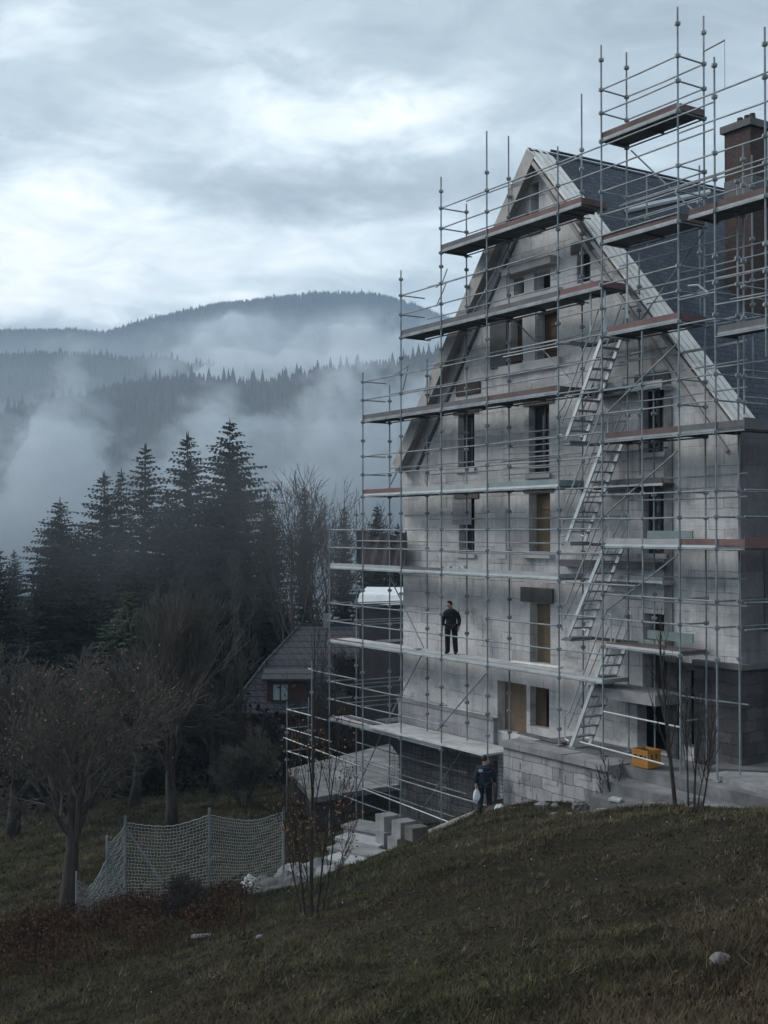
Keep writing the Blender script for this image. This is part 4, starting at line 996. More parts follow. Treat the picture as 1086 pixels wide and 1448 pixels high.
for z in (RVL[2]-.9, RVL[3], RVL[4], RVL[5]):
    for d in (.70, 1.36):
        rail(sd_, uo[961], uo[1013], VOUT, z+d, sag=.01)
        rail(sd_, UB, UB, VOUT, z+d, 'side_rail', vb=-4.5); rail(sd_, UB+.9, UB+.9, VOUT, z+d, 'side_rail', vb=-4.5)
    for v_ in (-1.0, -3.4): rail(sd_, UB, UB+.9, v_, z-.1, 'transom')
# debris net hung under the lowest lift
net = MB(H)
ua, ub = uo[513]+.1, uo[689]-.2; z0, z1 = LV['Hh']-.1, -10.2
nu, nz_ = 34, 22
def nw(i, j):
    u = ua+(ub-ua)*i/nu; z = z0+(z1-z0)*j/nz_
    return (u, VIN-.02+.10*math.sin(u*2.3+z)+.06*math.sin(u*7), z+.05*math.sin(u*3))
for i in range(nu+1): net.path([nw(i,j) for j in range(nz_+1)], .008, 3, False)
for j in range(nz_+1): net.path([nw(i,j) for i in range(nu+1)], .008, 3, False)
net.build_thing('debris_net', M['mesh'], 'dark debris netting hanging under the lowest scaffold lift', 'net', H((ua, VIN, z1)), HROT)
# tarpaulin hung at the left end
tp = []
a, b = UU(503, VIN), UU(573, VIN)
nx, nz_ = 26, 12
for j in range(nz_+1):
    for i in range(nx+1):
        u = a+(b-a)*i/nx; z = ZZ(540,752,VIN)+(ZZ(540,800,VIN)-ZZ(540,752,VIN))*j/nz_
        z += (.10*math.sin(i*.5)-.14*math.sin(PI*i/nx)) * (1-j/nz_)
        tp.append((u, VIN-.06+.05*math.sin(i*1.1+j*.3)+.03*math.sin(i*2.7), z))
m2 = MB(H)
off = [(u, v-.012, z) for u, v, z in tp]
fc = [(j*(nx+1)+i, j*(nx+1)+i+1, (j+1)*(nx+1)+i+1, (j+1)*(nx+1)+i) for j in range(nz_) for i in range(nx)]
m2.add(tp, fc); m2.add(off, [f[::-1] for f in fc])
m2.build_thing('tarpaulin', M['tarp'], 'dark tarpaulin tied along the scaffold left of the house corner', 'tarpaulin', H((a, VIN, ZZ(540,800,VIN))), HROT, smooth=True)

# planks and rubble left on the lifts
def loose_plank(a, b, v, z, label, mat='deckpale', w=.22, tilt=.0):
    m_ = MB(H).hexa([(a,v-w/2,z),(b,v-w/2+tilt,z),(b,v+w/2+tilt,z),(a,v+w/2,z)],[(a,v-w/2,z+.045),(b,v-w/2+tilt,z+.05),(b,v+w/2+tilt,z+.05),(a,v+w/2,z+.045)])
    return m_.build_thing('loose_plank', M[mat], label, 'plank', H((a, v, z)), HROT)
loose_plank(uo[567]+.3, uo[624]+.8, .75, LV['C']+.01, 'pale plank lying at the left end of the third lift from the top')
loose_plank(uo[689]+.6, uo[790]-.6, .70, LV['C']+.01, 'worn plank lying before the double boarded windows')
loose_plank(uo[513]+.2, uo[567]+.5, .9, LV['G']+.01, 'rough plank left of the standing man on the same lift', tilt=.2)
loose_plank(uo[689]+.4, uo[790]-.9, .8, LV['G']+.01, 'long pale plank right of the standing man on the same lift', 'whiteboard', .18, -.15)
loose_plank(uo[466]+.3, uo[513]+.6, .95, LV['Hh']+.01, 'grey plank at the far left end of the lowest lift', 'deck', .25, .1)
loose_plank(UU(735,1.2), UU(800,1.2), 1.2, ZT+.012, 'plank lying on the terrace at the foot of the stair', 'deck', .24, .1)
for k, (x_, z_, lab) in enumerate(((742,LV['C'],'pale plaster rubble heaped below the small twin windows'),(655,LV['E'],'pale plaster rubble on the lift under the left glazed window'),(640,LV['G_'],'plaster rubble on the pale lift below the left lower window'))):
    rr2 = random.Random(k+60); m_ = MB(H)
    uc_ = UU(x_, .7)
    for q in range(26):
        r0 = rr2.uniform(.03,.10); u_ = uc_+rr2.gauss(0,.45); v_ = .62+rr2.uniform(-.05,.3); zz_ = z_+.004+abs(rr2.gauss(0,.03))
        m_.hexa([(u_-r0,v_-r0*.7,zz_),(u_+r0,v_-r0*.5,zz_),(u_+r0*.8,v_+r0*.7,zz_),(u_-r0*.9,v_+r0*.6,zz_)],[(u_-r0*.7,v_-r0*.5,zz_+r0),(u_+r0*.6,v_-r0*.4,zz_+r0*1.2),(u_+r0*.6,v_+r0*.5,zz_+r0*.9),(u_-r0*.6,v_+r0*.4,zz_+r0*1.1)])
    m_.build_thing('rubble_heap', M['palestone'], lab, 'rubble', H((uc_, .7, z_)), HROT)
# ------------------------------------------------------------------ spruces
def spruce(seed, h=20.0, R=3.4, step=.42, clear=.04, nb=7, dens=1.0):
    rng = random.Random(seed)
    tr = MB(); tr.path([(0,0,0),(0,0,h*.5),(0,0,h*.99)], [h*.014, h*.009, h*.001], 7)
    vs, fs = [], []
    def leaf(p, q, w, up):                                   # a flat spray from p to q
        d = q - p; a = d.cross(up); 
        if a.length < 1e-6: return
        a = a.normalized() * w; m = p + d * .45
        b = len(vs); vs.extend([p, m + a, q, m - a]); fs.append((b, b+1, b+2, b+3))
    z = h * clear; k = 0
    while z < h * .985:
        t = z / h
        L0 = R * (1 - math.exp(-(1 - t) * 3.4)) / .967 * (0.7 + .3 * min(1, t / .12))
        n = nb if t < .9 else 5
        ph = rng.uniform(0, 6.28)
        for i in range(n):
            a = ph + 2 * PI * i / n + rng.uniform(-.3, .3)
            L = L0 * rng.uniform(.62, 1.15) + .12
            droop = .55 - .95 * t + rng.uniform(-.1, .12)      # low limbs hang, the top ones rise
            out = Vector((math.cos(a), math.sin(a), 0)); z1 = z + rng.uniform(-.15, .15)
            def pt(s): return out * (L * s) + Vector((0, 0, z1 - droop * L * s * (1 - .62 * s) ))
            m = max(3, int(L / .34 * dens))
            for q in range(m):
                s = (q + .6) / m; p = pt(s); side = Vector((-out.y, out.x, 0))
                l = (.24 + .30 * L * (1 - s) ** .8) * rng.uniform(.7, 1.2)
                for sg in (-1, 1):
                    dv = out * .75 + side * sg * rng.uniform(.5, 1.0) + Vector((0, 0, rng.uniform(-.55, -.05)))
                    leaf(p, p + dv.normalized() * l, l * .19 + .03, Vector((rng.uniform(-.3,.3), rng.uniform(-.3,.3), 1)))
                leaf(p, p + Vector((rng.uniform(-.1,.1), rng.uniform(-.1,.1), -l * .5)) + out * .1, .09 + .05 * l, side if rng.random() < .5 else out)
            leaf(pt(.55), pt(1.08), .10, Vector((0, 0, 1)))
        z += step * (1.0 - .55 * t) * rng.uniform(.85, 1.15) * h / 20; k += 1
    for q in range(3): leaf(Vector((0,0,h*.96)), Vector((rng.uniform(-.1,.1), rng.uniform(-.1,.1), h*1.01)), .07, Vector((1, q*.5, 0)))
    tm = tr
    V_ = np.array([tuple(v) for v in vs]); return tm, V_, np.array(fs)
PROT = {}
for key, args in {'a': dict(seed=1, R=4.0, step=.56, nb=7, dens=1.15), 'b': dict(seed=2, R=3.0, nb=7, step=.56, dens=1.15), 'c': dict(seed=3, R=4.9, nb=8, step=.62, dens=1.2), 'd': dict(seed=4, R=5.0, step=.50, nb=8, dens=1.2)}.items():
    tm, V_, F_ = spruce(**args)
    me_t = bpy.data.meshes.new('trunk'); me_t.from_pydata([tuple(v) for v in tm.v], [], tm.f); me_t.materials.append(M['bark'])
    PROT[key] = (me_t, np_mesh('crown', V_, F_, M['spruce']), V_, F_)
def put_spruce(key, px, py_top, Y, label, wide=1.0, group='dark spruces standing before the fog', green=False):
    g = gat(px, Y); ztop = (752 - py_top) / F * Y
    s = (ztop - g[2]) / 20.0
    t = thing('spruce_tree', label, 'tree', (g[0], g[1], g[2] - .2), random.uniform(0, 6.28), group)
    t.scale = (s * wide, s * wide, s * 1.0)
    for nme, me in (('trunk', PROT[key][0]), ('crown', PROT[key][1])):
        if green and nme == 'crown':
            me = me.copy(); me.materials.clear(); me.materials.append(M['spruceg'])
        o = bpy.data.objects.new(nme, me); COL.objects.link(o); o.parent = t
for a in [('c',325,590,97,'tallest spruce of the row with a broad layered crown',1.0),
          ('a',265,609,98,'slim spruce just left of the tallest one',1.0),
          ('b',205,626,96,'narrow pointed spruce in the middle of the row',1.15),
          ('a',147,664,94,'full spruce with a blunt double tip left of the middle',1.05),
          ('b',171,660,101,'thin spire of spruce squeezed between two fuller ones',.8),
          ('d',84,700,84,'broad bushy spruce standing apart at the left of the row',.95),
          ('d',378,694,99,'shorter spruce leaning out at the right end of the row',.6),
          ('a',-2,770,72,'spruce cut by the left edge of the photo',1.1),
          ('c',236,690,104,'stocky spruce filling the gap behind the middle of the row',1.0),
          ('d',296,700,103,'bushy spruce half hidden under the tallest one',.7),
          ('c',118,735,92,'low dark spruce tucked beside the broad one at the left',.9),
          ('a',345,700,104,'hidden spruce behind the right flank of the tallest one',.6),
          ('d',185,750,88,'squat spruce in front of the row under the narrow pointed one',.9),
          ('c',265,765,89,'wide low spruce in front of the slim one',.85),
          ('d',330,775,90,'wide low spruce in front of the tallest one',.85),
          ('c',60,800,78,'dark low spruce at the foot of the broad one',.9),
          ('b',430,682,92,'slim spruce showing through the twigs of the large bare tree',.55),
          ('a',487,709,97,'spruce right of the large bare tree behind the scaffold',.5),
          ('d',533,707,88,'small regular spruce framed between two scaffold posts',.55),
          ('b',563,738,90,'short spruce against the house corner behind the scaffold',1.1),
          ('a',20,776,150,'faint spruce in the fog at the far left',.9),
          ('d',405,850,90,'dark spruce under the large bare tree',.8),
          ('c',450,860,92,'low spruce behind the roof of the brown house',.9),
          ('c',30,842,112,'low dark spruce far back at the left edge',1.0),
          ('d',100,850,110,'low dark spruce far behind the fruit tree',1.0),
          ('c',160,845,113,'low dark spruce behind the young green one',1.0),
          ('d',225,850,111,'low dark spruce deep in the wood under the narrow pointed one',1.0),
          ('c',290,845,112,'low dark spruce deep in the wood under the tallest one',1.0),
          ('d',350,852,110,'low dark spruce deep in the wood left of the slender birch',1.0),
          ('c',400,856,112,'low dark spruce deep in the wood behind the brown roof end',1.0),
          ('d',505,862,108,'low dark spruce behind the white shed roof',1.0),
          ('d',520,790,84,'low spruce behind the dark tarpaulin',.5)]:
    put_spruce(*a)
put_spruce('d', 183, 826, 63, 'small lighter green spruce before the dark row', 1.0, 'young green spruces', True)

# ------------------------------------------------------------------ bare trees
def grow(seed, height, trunk_r, levels=5, spread=.55, first=.28, kids=(5,5,5,4,3), up=.25, len0=.42, decay=.62, twig_r=.012, gnarl=.12, stems=1, lean=(0, 0), cspread=None):
    rng = random.Random(seed); T, C = MB(), MB(); tips = []
    def seg(p, d, L, r, lev, nseg):
        pts, rad = [p.copy()], [r]; q = p.copy(); dd = d.copy()
        for i in range(nseg):
            g = gnarl * (1 + .25 * lev)
            dd = (dd + Vector((rng.uniform(-g, g), rng.uniform(-g, g), rng.uniform(-g, g) + up * .12 * (1 if lev else .2)))).normalized()
            q = q + dd * (L / nseg); pts.append(q.copy()); rad.append(max(twig_r * .55, r * (1 - .62 * (i + 1) / nseg)))
        return pts, rad, dd
    def rec(p, d, L, r, lev):
        nseg = 5 if lev == 0 else (4 if lev < 3 else 2)
        pts, rad, dd = seg(p, d, L, r, lev, nseg)
        (T if lev <= 1 else C).path([tuple(x) for x in pts], rad, 8 if lev == 0 else (6 if lev == 1 else (4 if lev == 2 else 3)), lev == 0)
        if lev >= levels - 1:
            tips.append(tuple(pts[-1])); tips.append(tuple(pts[len(pts)//2])); return
        n = kids[min(lev, len(kids)-1)]
        for k in range(n):
            t = (first if lev == 0 else .22) + (1 - (first if lev == 0 else .22)) * (k + rng.uniform(.2, .9)) / n
            t = min(t, .99); f = t * nseg; i = min(int(f), nseg - 1); a = f - i
            bp = pts[i].lerp(pts[i+1], a); br = rad[i] * (1 - a) + rad[i+1] * a
            ax = Vector((rng.gauss(0, 1), rng.gauss(0, 1), rng.gauss(0, 1))); ax = ax - dd * ax.dot(dd)
            if ax.length < 1e-3: continue
            ax.normalize(); sp = spread * rng.uniform(.65, 1.3)
            nd = (dd * math.cos(sp) + ax * math.sin(sp) + Vector((0, 0, up * .5))).normalized()
            rec(bp, nd, L * decay * rng.uniform(.75, 1.2) * (1.12 - .35 * t if lev == 0 else 1), max(twig_r, br * .62), lev + 1)
        rec(pts[-1], dd, L * decay * .8, max(twig_r, rad[-1]), lev + 1)
    for s in range(stems):
        a = rng.uniform(0, 6.28)
        d = Vector((lean[0] + (0 if stems == 1 else .16 * math.cos(a)), lean[1] + (0 if stems == 1 else .16 * math.sin(a)), 1)).normalized()
        p = Vector((0, 0, 0)) if stems == 1 else Vector((.22*math.cos(a), .22*math.sin(a), 0))
        rec(p, d, height * len0 * (1 if s == 0 else rng.uniform(.6, .95)), trunk_r * (1 if s == 0 else rng.uniform(.5, .9)), 0)
    zm = max(v[2] for v in C.v + T.v); k = height / zm
    for b in (T, C): b.v = [(x*k, y*k, z*k) for x, y, z in b.v]
    return T, C, [(x*k, y*k, z*k) for x, y, z in tips], k
def leaves(pts, n, size, seed, jit=.25):
    rng = np.random.RandomState(seed); P = np.array(pts)[rng.randint(0, len(pts), n)] + rng.normal(0, jit, (n, 3))
    a = rng.normal(0, 1, (n, 3)); a /= np.linalg.norm(a, axis=1)[:, None]
    b = np.cross(a, rng.normal(0, 1, (n, 3))); b /= np.linalg.norm(b, axis=1)[:, None]
    s = size * rng.uniform(.6, 1.3, (n, 1))
    V_ = np.stack([P - a*s, P + b*s*.55, P + a*s, P - b*s*.55], 1).reshape(-1, 3)
    return V_, np.arange(4 * n).reshape(n, 4)
def bare_tree(g, label, cat='tree', tw='twig', name='bare_tree', nleaf=0, leafm='leafbr', lsize=.05, group=None, rot=0.0, jit=.25, lsel=None, **kw):
    t = thing(name, label, cat, (g[0], g[1], g[2] - .1), rot, group)
    T, C, tips, k = grow(**kw)
    for nme, b, m in (('trunk', T, 'bark'), ('crown', C, tw)):
        me = bpy.data.meshes.new(nme); me.from_pydata(b.v, [], b.f); me.materials.append(M[m]); me.polygons.foreach_set('use_smooth', [True]*len(me.polygons))
        o = bpy.data.objects.new(nme, me); COL.objects.link(o); o.parent = t
    if nleaf:
        if lsel: tips = [p for p in tips if lsel(p)] or tips
        V_, F_ = leaves(tips, nleaf, lsize, kw['seed'], jit); o = np_obj('leaves', V_, F_, M[leafm], parent=t)
    return t
def hgt(px, py, Y): return (752 - py) / F * Y - g1((px - CX) / F * Y, Y)
bare_tree(gat(97, 30), 'large fruit tree with forked trunk and a few brown leaves at the left', seed=11, height=hgt(95, 893, 30), trunk_r=.25, levels=6, kids=(6,4,4,3,3), spread=.74, first=.5, up=.26, len0=.40, decay=.72, twig_r=.009, gnarl=.17, nleaf=800, lsize=.045, jit=.3, tw='twigpale', lsel=lambda p: p[2] > 4.2)
bare_tree(gat(243, 46), 'upright bare tree with dense rising twigs behind the net fence', seed=12, height=hgt(243, 808, 46), trunk_r=.25, levels=6, kids=(7,4,4,3,3), spread=.46, first=.3, up=.6, len0=.40, decay=.68, twig_r=.015, gnarl=.13, tw='twigpale')
bare_tree(gat(455, 86), 'large bare broadleaf tree rising behind the brown house roof', seed=13, height=hgt(455, 652, 86), trunk_r=.34, levels=6, kids=(5,4,4,3,2), spread=.55, first=.35, up=.42, len0=.42, decay=.68, twig_r=.016, gnarl=.14)
bare_tree(gat(412, 82), 'smaller bare tree left of the large one behind the house', seed=14, height=hgt(412, 672, 82), trunk_r=.24, levels=6, kids=(6,4,4,3,2), spread=.55, first=.25, up=.3, len0=.5, decay=.58, twig_r=.016, gnarl=.12)
bare_tree(gat(346, 68), 'slender pale birch trunk standing left of the brown roof', seed=15, height=hgt(346, 775, 68), trunk_r=.13, levels=5, kids=(9,5,4,3), spread=.45, first=.45, up=.5, len0=.72, decay=.38, twig_r=.018, tw='twigpale')
bare_tree(gat(262, 66), 'pale twiggy bare tree before the spruces', seed=16, height=hgt(262, 795, 66), trunk_r=.15, levels=6, kids=(6,4,4,3,3), spread=.30, first=.15, up=.5, len0=.42, decay=.66, twig_r=.018, tw='twigpale')
bare_tree(gat(190, 54), 'dark bare tree with a thick stem behind the large fruit tree', seed=17, height=hgt(190, 900, 54), trunk_r=.24, levels=6, kids=(6,5,4,3,3), spread=.7, first=.3, up=.2, len0=.4, decay=.66, twig_r=.016)
bare_tree(gat(345, 50), 'small bushy bare tree between the net fence and the brown house', seed=18, height=hgt(345, 1020, 50), trunk_r=.10, levels=6, kids=(5,5,4,4,3), spread=.6, first=.12, up=.3, len0=.42, decay=.68, twig_r=.012, stems=3, tw='twigpale')
bare_tree(gat(20, 52), 'brown bare tree crown behind the fruit tree at the left edge', seed=19, height=hgt(20, 890, 52), trunk_r=.3, levels=6, kids=(6,5,4,4,3), spread=.75, first=.3, up=.2, len0=.38, decay=.7, twig_r=.016, nleaf=900, lsize=.07, jit=.4, tw='twigpale')
bare_tree(gat(128, 57), 'round bare tree crown with rusty leaves between the two left trunks', seed=20, height=hgt(128, 905, 57), trunk_r=.25, levels=6, kids=(6,5,4,4,3), spread=.8, first=.3, up=.2, len0=.38, decay=.7, twig_r=.016, nleaf=900, lsize=.07, jit=.4, tw='twigpale')
bare_tree(gat(300, 58), 'thin bare tree in front of the low spruces', seed=21, height=hgt(300, 860, 58), trunk_r=.16, levels=6, kids=(6,5,4,3,3), spread=.5, first=.2, up=.4, len0=.45, decay=.62, twig_r=.015)
for i, (px, Y, h, lab) in enumerate(((395,62,3.6,'dark leafless shrub under the eaves of the brown house'),(300,64,4.2,'dark leafless shrub left of the brown house'),(230,62,3.6,'dark leafless shrub behind the upright bare tree'),
        (150,64,4.0,'dark leafless shrub behind the fruit tree'),(60,60,3.4,'dark leafless shrub at the far left'),(350,60,3.0,'low leafless shrub before the slender birch'),(430,58,3.4,'leafless shrub with rusty leaves right of the brown house window'),
        (485,60,4.5,'leafless shrub behind the flat roofed outbuilding'),(530,66,6.5,'leafless shrub seen through the lower scaffold at the house corner'))):
    bare_tree(gat(px, Y), lab, 'shrub', name='shrub', seed=40+i, height=h, trunk_r=.06, levels=6, kids=(5,5,4,4,3), spread=.6, first=.1, up=.3, len0=.4, decay=.72, twig_r=.012, stems=5, group='leafless shrubs in the valley')
# ---- saplings on the near slope
def sapling(px, py, Y, label, heights, seed, nleaf, lean):
    r = ray(px, py); x, y = r[0]/r[1]*Y, Y; g = (x, y, g1(x, y))
    t = thing('sapling', label, 'sapling', (g[0], g[1], g[2]-.03), 0, 'saplings on the near slope')
    tips_all = []
    for k, (h, dx, rr, lx) in enumerate(heights):
        T, C, tips, _ = grow(seed+k, h, rr, levels=4, spread=.42, first=.28, kids=(9,4,2), up=.35, len0=.8, decay=.36, twig_r=.0055, gnarl=.05, lean=(lx, 0))
        par = t
        for nme, b, m in (('stem', T, 'bark'), ('twigs', C, 'twig')):
            me = bpy.data.meshes.new(nme); me.from_pydata([(a+dx, c+.04*k, z) for a, c, z in b.v], [], b.f); me.materials.append(M[m]); o = bpy.data.objects.new(nme, me); COL.objects.link(o); o.parent = par; par = o
        tips_all += [(a+dx, c+.04*k, z) for a, c, z in tips]
    if nleaf:
        V_, F_ = leaves([p for p in tips_all if p[2] < 4.3], nleaf, .034, seed, .10); np_obj('leaves', V_, F_, M['leafor'], parent=t)
sapling(440, 1290, 25.0, 'sapling clump with thin dark stems and orange leaves before the rough stair', [(6.6,0,.05,.0),(3.9,-.14,.03,-.10),(4.4,.12,.028,.14),(3.2,.22,.022,.22),(2.6,-.22,.02,-.22),(2.2,.3,.018,.3),(2.4,-.05,.02,-.05)], 60, 700, 0)
sapling(955, 1152, 25.8, 'bare sapling clump of dark stems before the concrete steps', [(4.3,0,.055,-.10),(2.8,.42,.03,.02),(3.0,.30,.026,-.03),(2.3,.62,.026,.14),(2.0,.52,.02,.10)], 80, 0, 0)
sapling(868, 1098, 31.5, 'little bare shrub beside the yellow crate', [(1.6,0,.02,-.2),(1.3,.1,.015,.1),(1.1,-.2,.015,-.3)], 90, 0, 0)

# ------------------------------------------------------------------ brown house down the slope
hx = lambda px, Y: (px - CX) / F * Y
nh = thing('brown_house', 'brown shingled house with a broad hipped roof and dormer down the slope', 'house', (-2.5, 73, -14))
Ye, Yr = 69.0, 74.5
ez, rz_ = (752 - 1007) / F * Ye, (752 - 884) / F * Yr
kx, kz = hx(378, 71.8), (752 - 934) / F * 71.8
xl, xr = hx(321, Ye), 6.5
rfp = [(xl,Ye,ez),(kx,71.2,kz),(hx(425,Yr),Yr,rz_),(xr-2.5,Yr,rz_),(xr-1,71.2,kz),(xr,Ye,ez)]
b = MB()
P1 = [(xl,Ye,ez),(xr,Ye,ez),(xr-1.4,71.6,kz),(kx,71.6,kz)]; P2 = [(kx,71.6,kz),(xr-1.4,71.6,kz),(xr-3.2,Yr,rz_),(hx(425,Yr),Yr,rz_)]
yb = 2*Yr-Ye; yk = 2*Yr-71.6
P3 = [(xl,Ye,ez),(kx,71.6,kz),(kx,yk,kz),(xl,yb,ez)]; P4 = [(kx,71.6,kz),(hx(425,Yr),Yr,rz_),(kx,yk,kz)]
P5 = [(xl,yb,ez),(kx,yk,kz),(xr-1.4,yk,kz),(xr,yb,ez)]; P6 = [(kx,yk,kz),(hx(425,Yr),Yr,rz_),(xr-3.2,Yr,rz_),(xr-1.4,yk,kz)]
P7 = [(xr,Ye,ez),(xr,yb,ez),(xr-1.4,yk,kz),(xr-1.4,71.6,kz)]; P8 = [(xr-1.4,71.6,kz),(xr-1.4,yk,kz),(xr-3.2,Yr,rz_)]
for Pp in (P1,P2,P3,P4,P5,P6,P7,P8): b.add(Pp, [tuple(range(len(Pp)))])
b.add([(xl,Ye,ez-.16),(xr,Ye,ez-.16),(xr,yb,ez-.16),(xl,yb,ez-.16)], [(0,3,2,1)]); b.add([(xl,Ye,ez),(xr,Ye,ez),(xr,Ye,ez-.16),(xl,Ye,ez-.16)], [(3,2,1,0)]); b.add([(xl,Ye,ez),(xl,yb,ez),(xl,yb,ez-.16),(xl,Ye,ez-.16)], [(0,1,2,3)])
rf = b.build('roof', M['tile'], nh)
rcap = MB(); rcap.path([(xl,Ye,ez+.03),(kx,71.6,kz+.03),(hx(425,Yr),Yr,rz_+.03),(xr-3.2,Yr,rz_+.03)], .09, 6); rcap.build('ridge_cap', M['tile'], rf)
MB().box((xl+.9,Ye+.8,-16),(xr-.7,yb-.8,ez-.17)).build('wall', M['redclad'], nh)
# dormer
dx0, dx1, dY = hx(378, 69.6), hx(436, 69.6), 69.55
dz0, dz1 = (752 - 1000) / F * dY, (752 - 962) / F * dY
dm = MB().box((dx0, dY, dz0-.35), (dx1, 73.0, dz1)).build('dormer', M['redclad'], nh)
MB().hexa([(dx0-.3,dY-.35,dz1+.0),(dx1+.3,dY-.35,dz1),(dx1+.3,73.4,dz1+.75),(dx0-.3,73.4,dz1+.75)],[(dx0-.3,dY-.35,dz1+.14),(dx1+.3,dY-.35,dz1+.14),(dx1+.3,73.4,dz1+.89),(dx0-.3,73.4,dz1+.89)]).build('dormer_roof', M['tile'], dm)
def nwin(px0, px1, py0, py1, Y, par):
    x0, x1, z0, z1 = hx(px0, Y), hx(px1, Y), (752 - py1) / F * Y, (752 - py0) / F * Y
    f = MB(); t = .07
    f.box((x0-t,Y-.08,z0-t),(x0,Y-.005,z1+t)); f.box((x1,Y-.08,z0-t),(x1+t,Y-.005,z1+t)); f.box((x0,Y-.08,z0-t),(x1,Y-.005,z0)); f.box((x0,Y-.08,z1),(x1,Y-.005,z1+t)); f.box(((x0+x1)/2-.05,Y-.075,z0),((x0+x1)/2+.05,Y-.005,z1))
    w = f.build('window', M['framewh'] if par is nh else M['frame'], nh)
    MB().box((x0,Y-.045,z0),(x1,Y-.006,z1)).build('pane', M['curtain'], w)
nwin(387, 407, 967, 989, dY, dm); nwin(387, 402, 1026, 1049, Ye+.8, nh)
MB().box((hx(484,71)-.22,70.7,kz-3),(hx(484,71)+.22,71.2,kz-.2)).build('chimney', M['brick'], nh)
MB().path([(hx(484,71),70.95,kz-.2),(hx(484,71),70.95,kz+.55)], [.2,.06], 8).build('chimney_pot', M['brick'], nh)
MB().box((hx(462,Yr)-.2,Yr-.2,rz_-.3),(hx(462,Yr)+.2,Yr+.2,rz_+.7)).build('chimney', M['concrete'], nh)
# white site shed roof seen through the scaffold
sh = thing('site_shed', 'white sheeted roof of a low shed behind the scaffold at the house corner', 'shed', (hx(545, 62), 63, -8))
zz = (752 - 838) / F * 62
MB().hexa([(hx(505,62),62,zz-.55),(hx(600,62),60.5,zz-.6),(hx(600,62)+1,65,zz-.3),(hx(515,62),66,zz-.2)],[(hx(508,62),62.3,zz-.1),(hx(600,62),61,zz-.1),(hx(600,62)+1,65,zz+.12),(hx(517,62),66,zz+.12)]).build('roof', M['sheet'], sh)
MB().hexa([(hx(508,62),62.3,-11.5),(hx(600,62),61,-11.5),(hx(600,62)+.8,64.6,-11.5),(hx(518,62),65.6,-11.5)],[(hx(508,62),62.3,zz-.5),(hx(600,62),61,zz-.55),(hx(600,62)+.8,64.6,zz-.3),(hx(518,62),65.6,zz-.25)]).build('wall', M['tarp'], sh)

# ------------------------------------------------------------------ net fence
nf = thing('net_fence', 'sagging pale rope net fence on steel posts below the slope', 'fence', gat(250, 32))
fp = []
for px, pt_, pb_, Y in ((108,1243,1302,29.5),(151,1192,1296,30.6),(177,1163,1286,32.0),(296,1152,1277,32.6),(401,1148,1262,35.0)):
    r0, r1 = ray(px, pt_), ray(px, pb_); a = r0*(Y/r0[1]); b = r1*(Y/r1[1]); b[0] = a[0]; b[2] = min(b[2], g1(b[0], b[1])) - .05
    fp.append((a, b))
    q = MB().path([tuple(b), tuple(a+np.array([0,0,.18]))], .035 if px > 150 else .025, 8).build('post', M['galv'], nf)
MB().tube(tuple(fp[2][0]-np.array([0,0,.1])), tuple(fp[2][1]+np.array([1.1,.7,.2])), .03, 7).build('brace', M['galv'], nf)
MB().tube(tuple(fp[1][0]-np.array([0,0,.1])), tuple(fp[1][1]+np.array([.45,.3,.15])), .03, 7).build('brace', M['galv'], nf)
nb_ = MB()
for s in range(4):
    (a0, b0), (a1, b1) = fp[s], fp[s+1]
    L = np.linalg.norm(a1-a0); nu = max(4, int(L / .085)); nv = 25
    def nq(i, j):
        t, w = i / nu, j / nv
        top = a0*(1-t)+a1*t; bo = b0*(1-t)+b1*t
        p = top*(1-w)+(bo+np.array([0,0,.1]))*w
        sag = (.20*math.sin(PI*t)*(1-w)*min(1, L/2.2) if s else .62*math.sin(PI*min(1, t*1.15)/1.3)*(1-w))+ .012*math.sin(i*2.3+j)
        p = p + np.array([.02*math.sin(j*1.7+i*.6), .12*math.sin(t*7+w*2)*math.sin(PI*t)*.6 - .10*math.sin(PI*w)*math.sin(PI*t), -sag])
        return tuple(p)
    for j in range(nv+1): nb_.path([nq(i, j) for i in range(nu+1)], .0075 if j else .012, 3, False)
    for i in range(nu+1): nb_.path([nq(i, j) for j in range(nv+1)], .005, 3, False)
nb_.build('net', M['rope'], nf)
# sheets and rubble at the fence foot
def heap(name, label, cat, px, py, Y, w, d, h, mat, seed):
    r = ray(px, py); p = r*(Y/r[1]); g = (p[0], p[1], p[2]-.15)
    n = 16; vs, fc = [], []
    for j in range(n+1):
        for i in range(n+1):
            x = (i/n-.5)*2; y = (j/n-.5)*2
            e = max(0, 1-(abs(x)**2.5+abs(y)**2.5))
            z = h*(e**.6)*(.75+.5*mnoise.noise((x*2, y*2, seed)))+h*(.2*mnoise.noise((x*4, y*4, seed))+.1*mnoise.noise((x*9, y*9, seed))) + (.15 if e > 0 else -.15)
            vs.append((g[0]+x*w*(1+.15*mnoise.noise((x*2,y*2,seed+9))), g[1]+y*d, g[2]+z))
    fc = [(j*(n+1)+i, j*(n+1)+i+1, (j+1)*(n+1)+i+1, (j+1)*(n+1)+i) for j in range(n) for i in range(n)]
    m = MB(); m.add(vs, fc); m.add([(x, y, z-.02-.3*0) for x, y, z in vs], [f[::-1] for f in fc])
    return m.build_thing(name, M[mat], label, cat, g, smooth=('rubble' not in name))
heap('plastic_sheet', 'crumpled white sheet lying behind the right half of the net fence', 'sheet', 357, 1262, 34.2, .38, .5, .55, 'sheet', 1)
heap('plastic_sheet', 'pale sheeting draped along the ground at the left end of the net', 'sheet', 195, 1282, 32.5, .75, .5, .28, 'concrete', 2)
heap('rubble_heap', 'grey rubble heap between the net fence and the sapling', 'rubble', 400, 1262, 33.5, 1.0, .9, .55, 'concdark', 3)
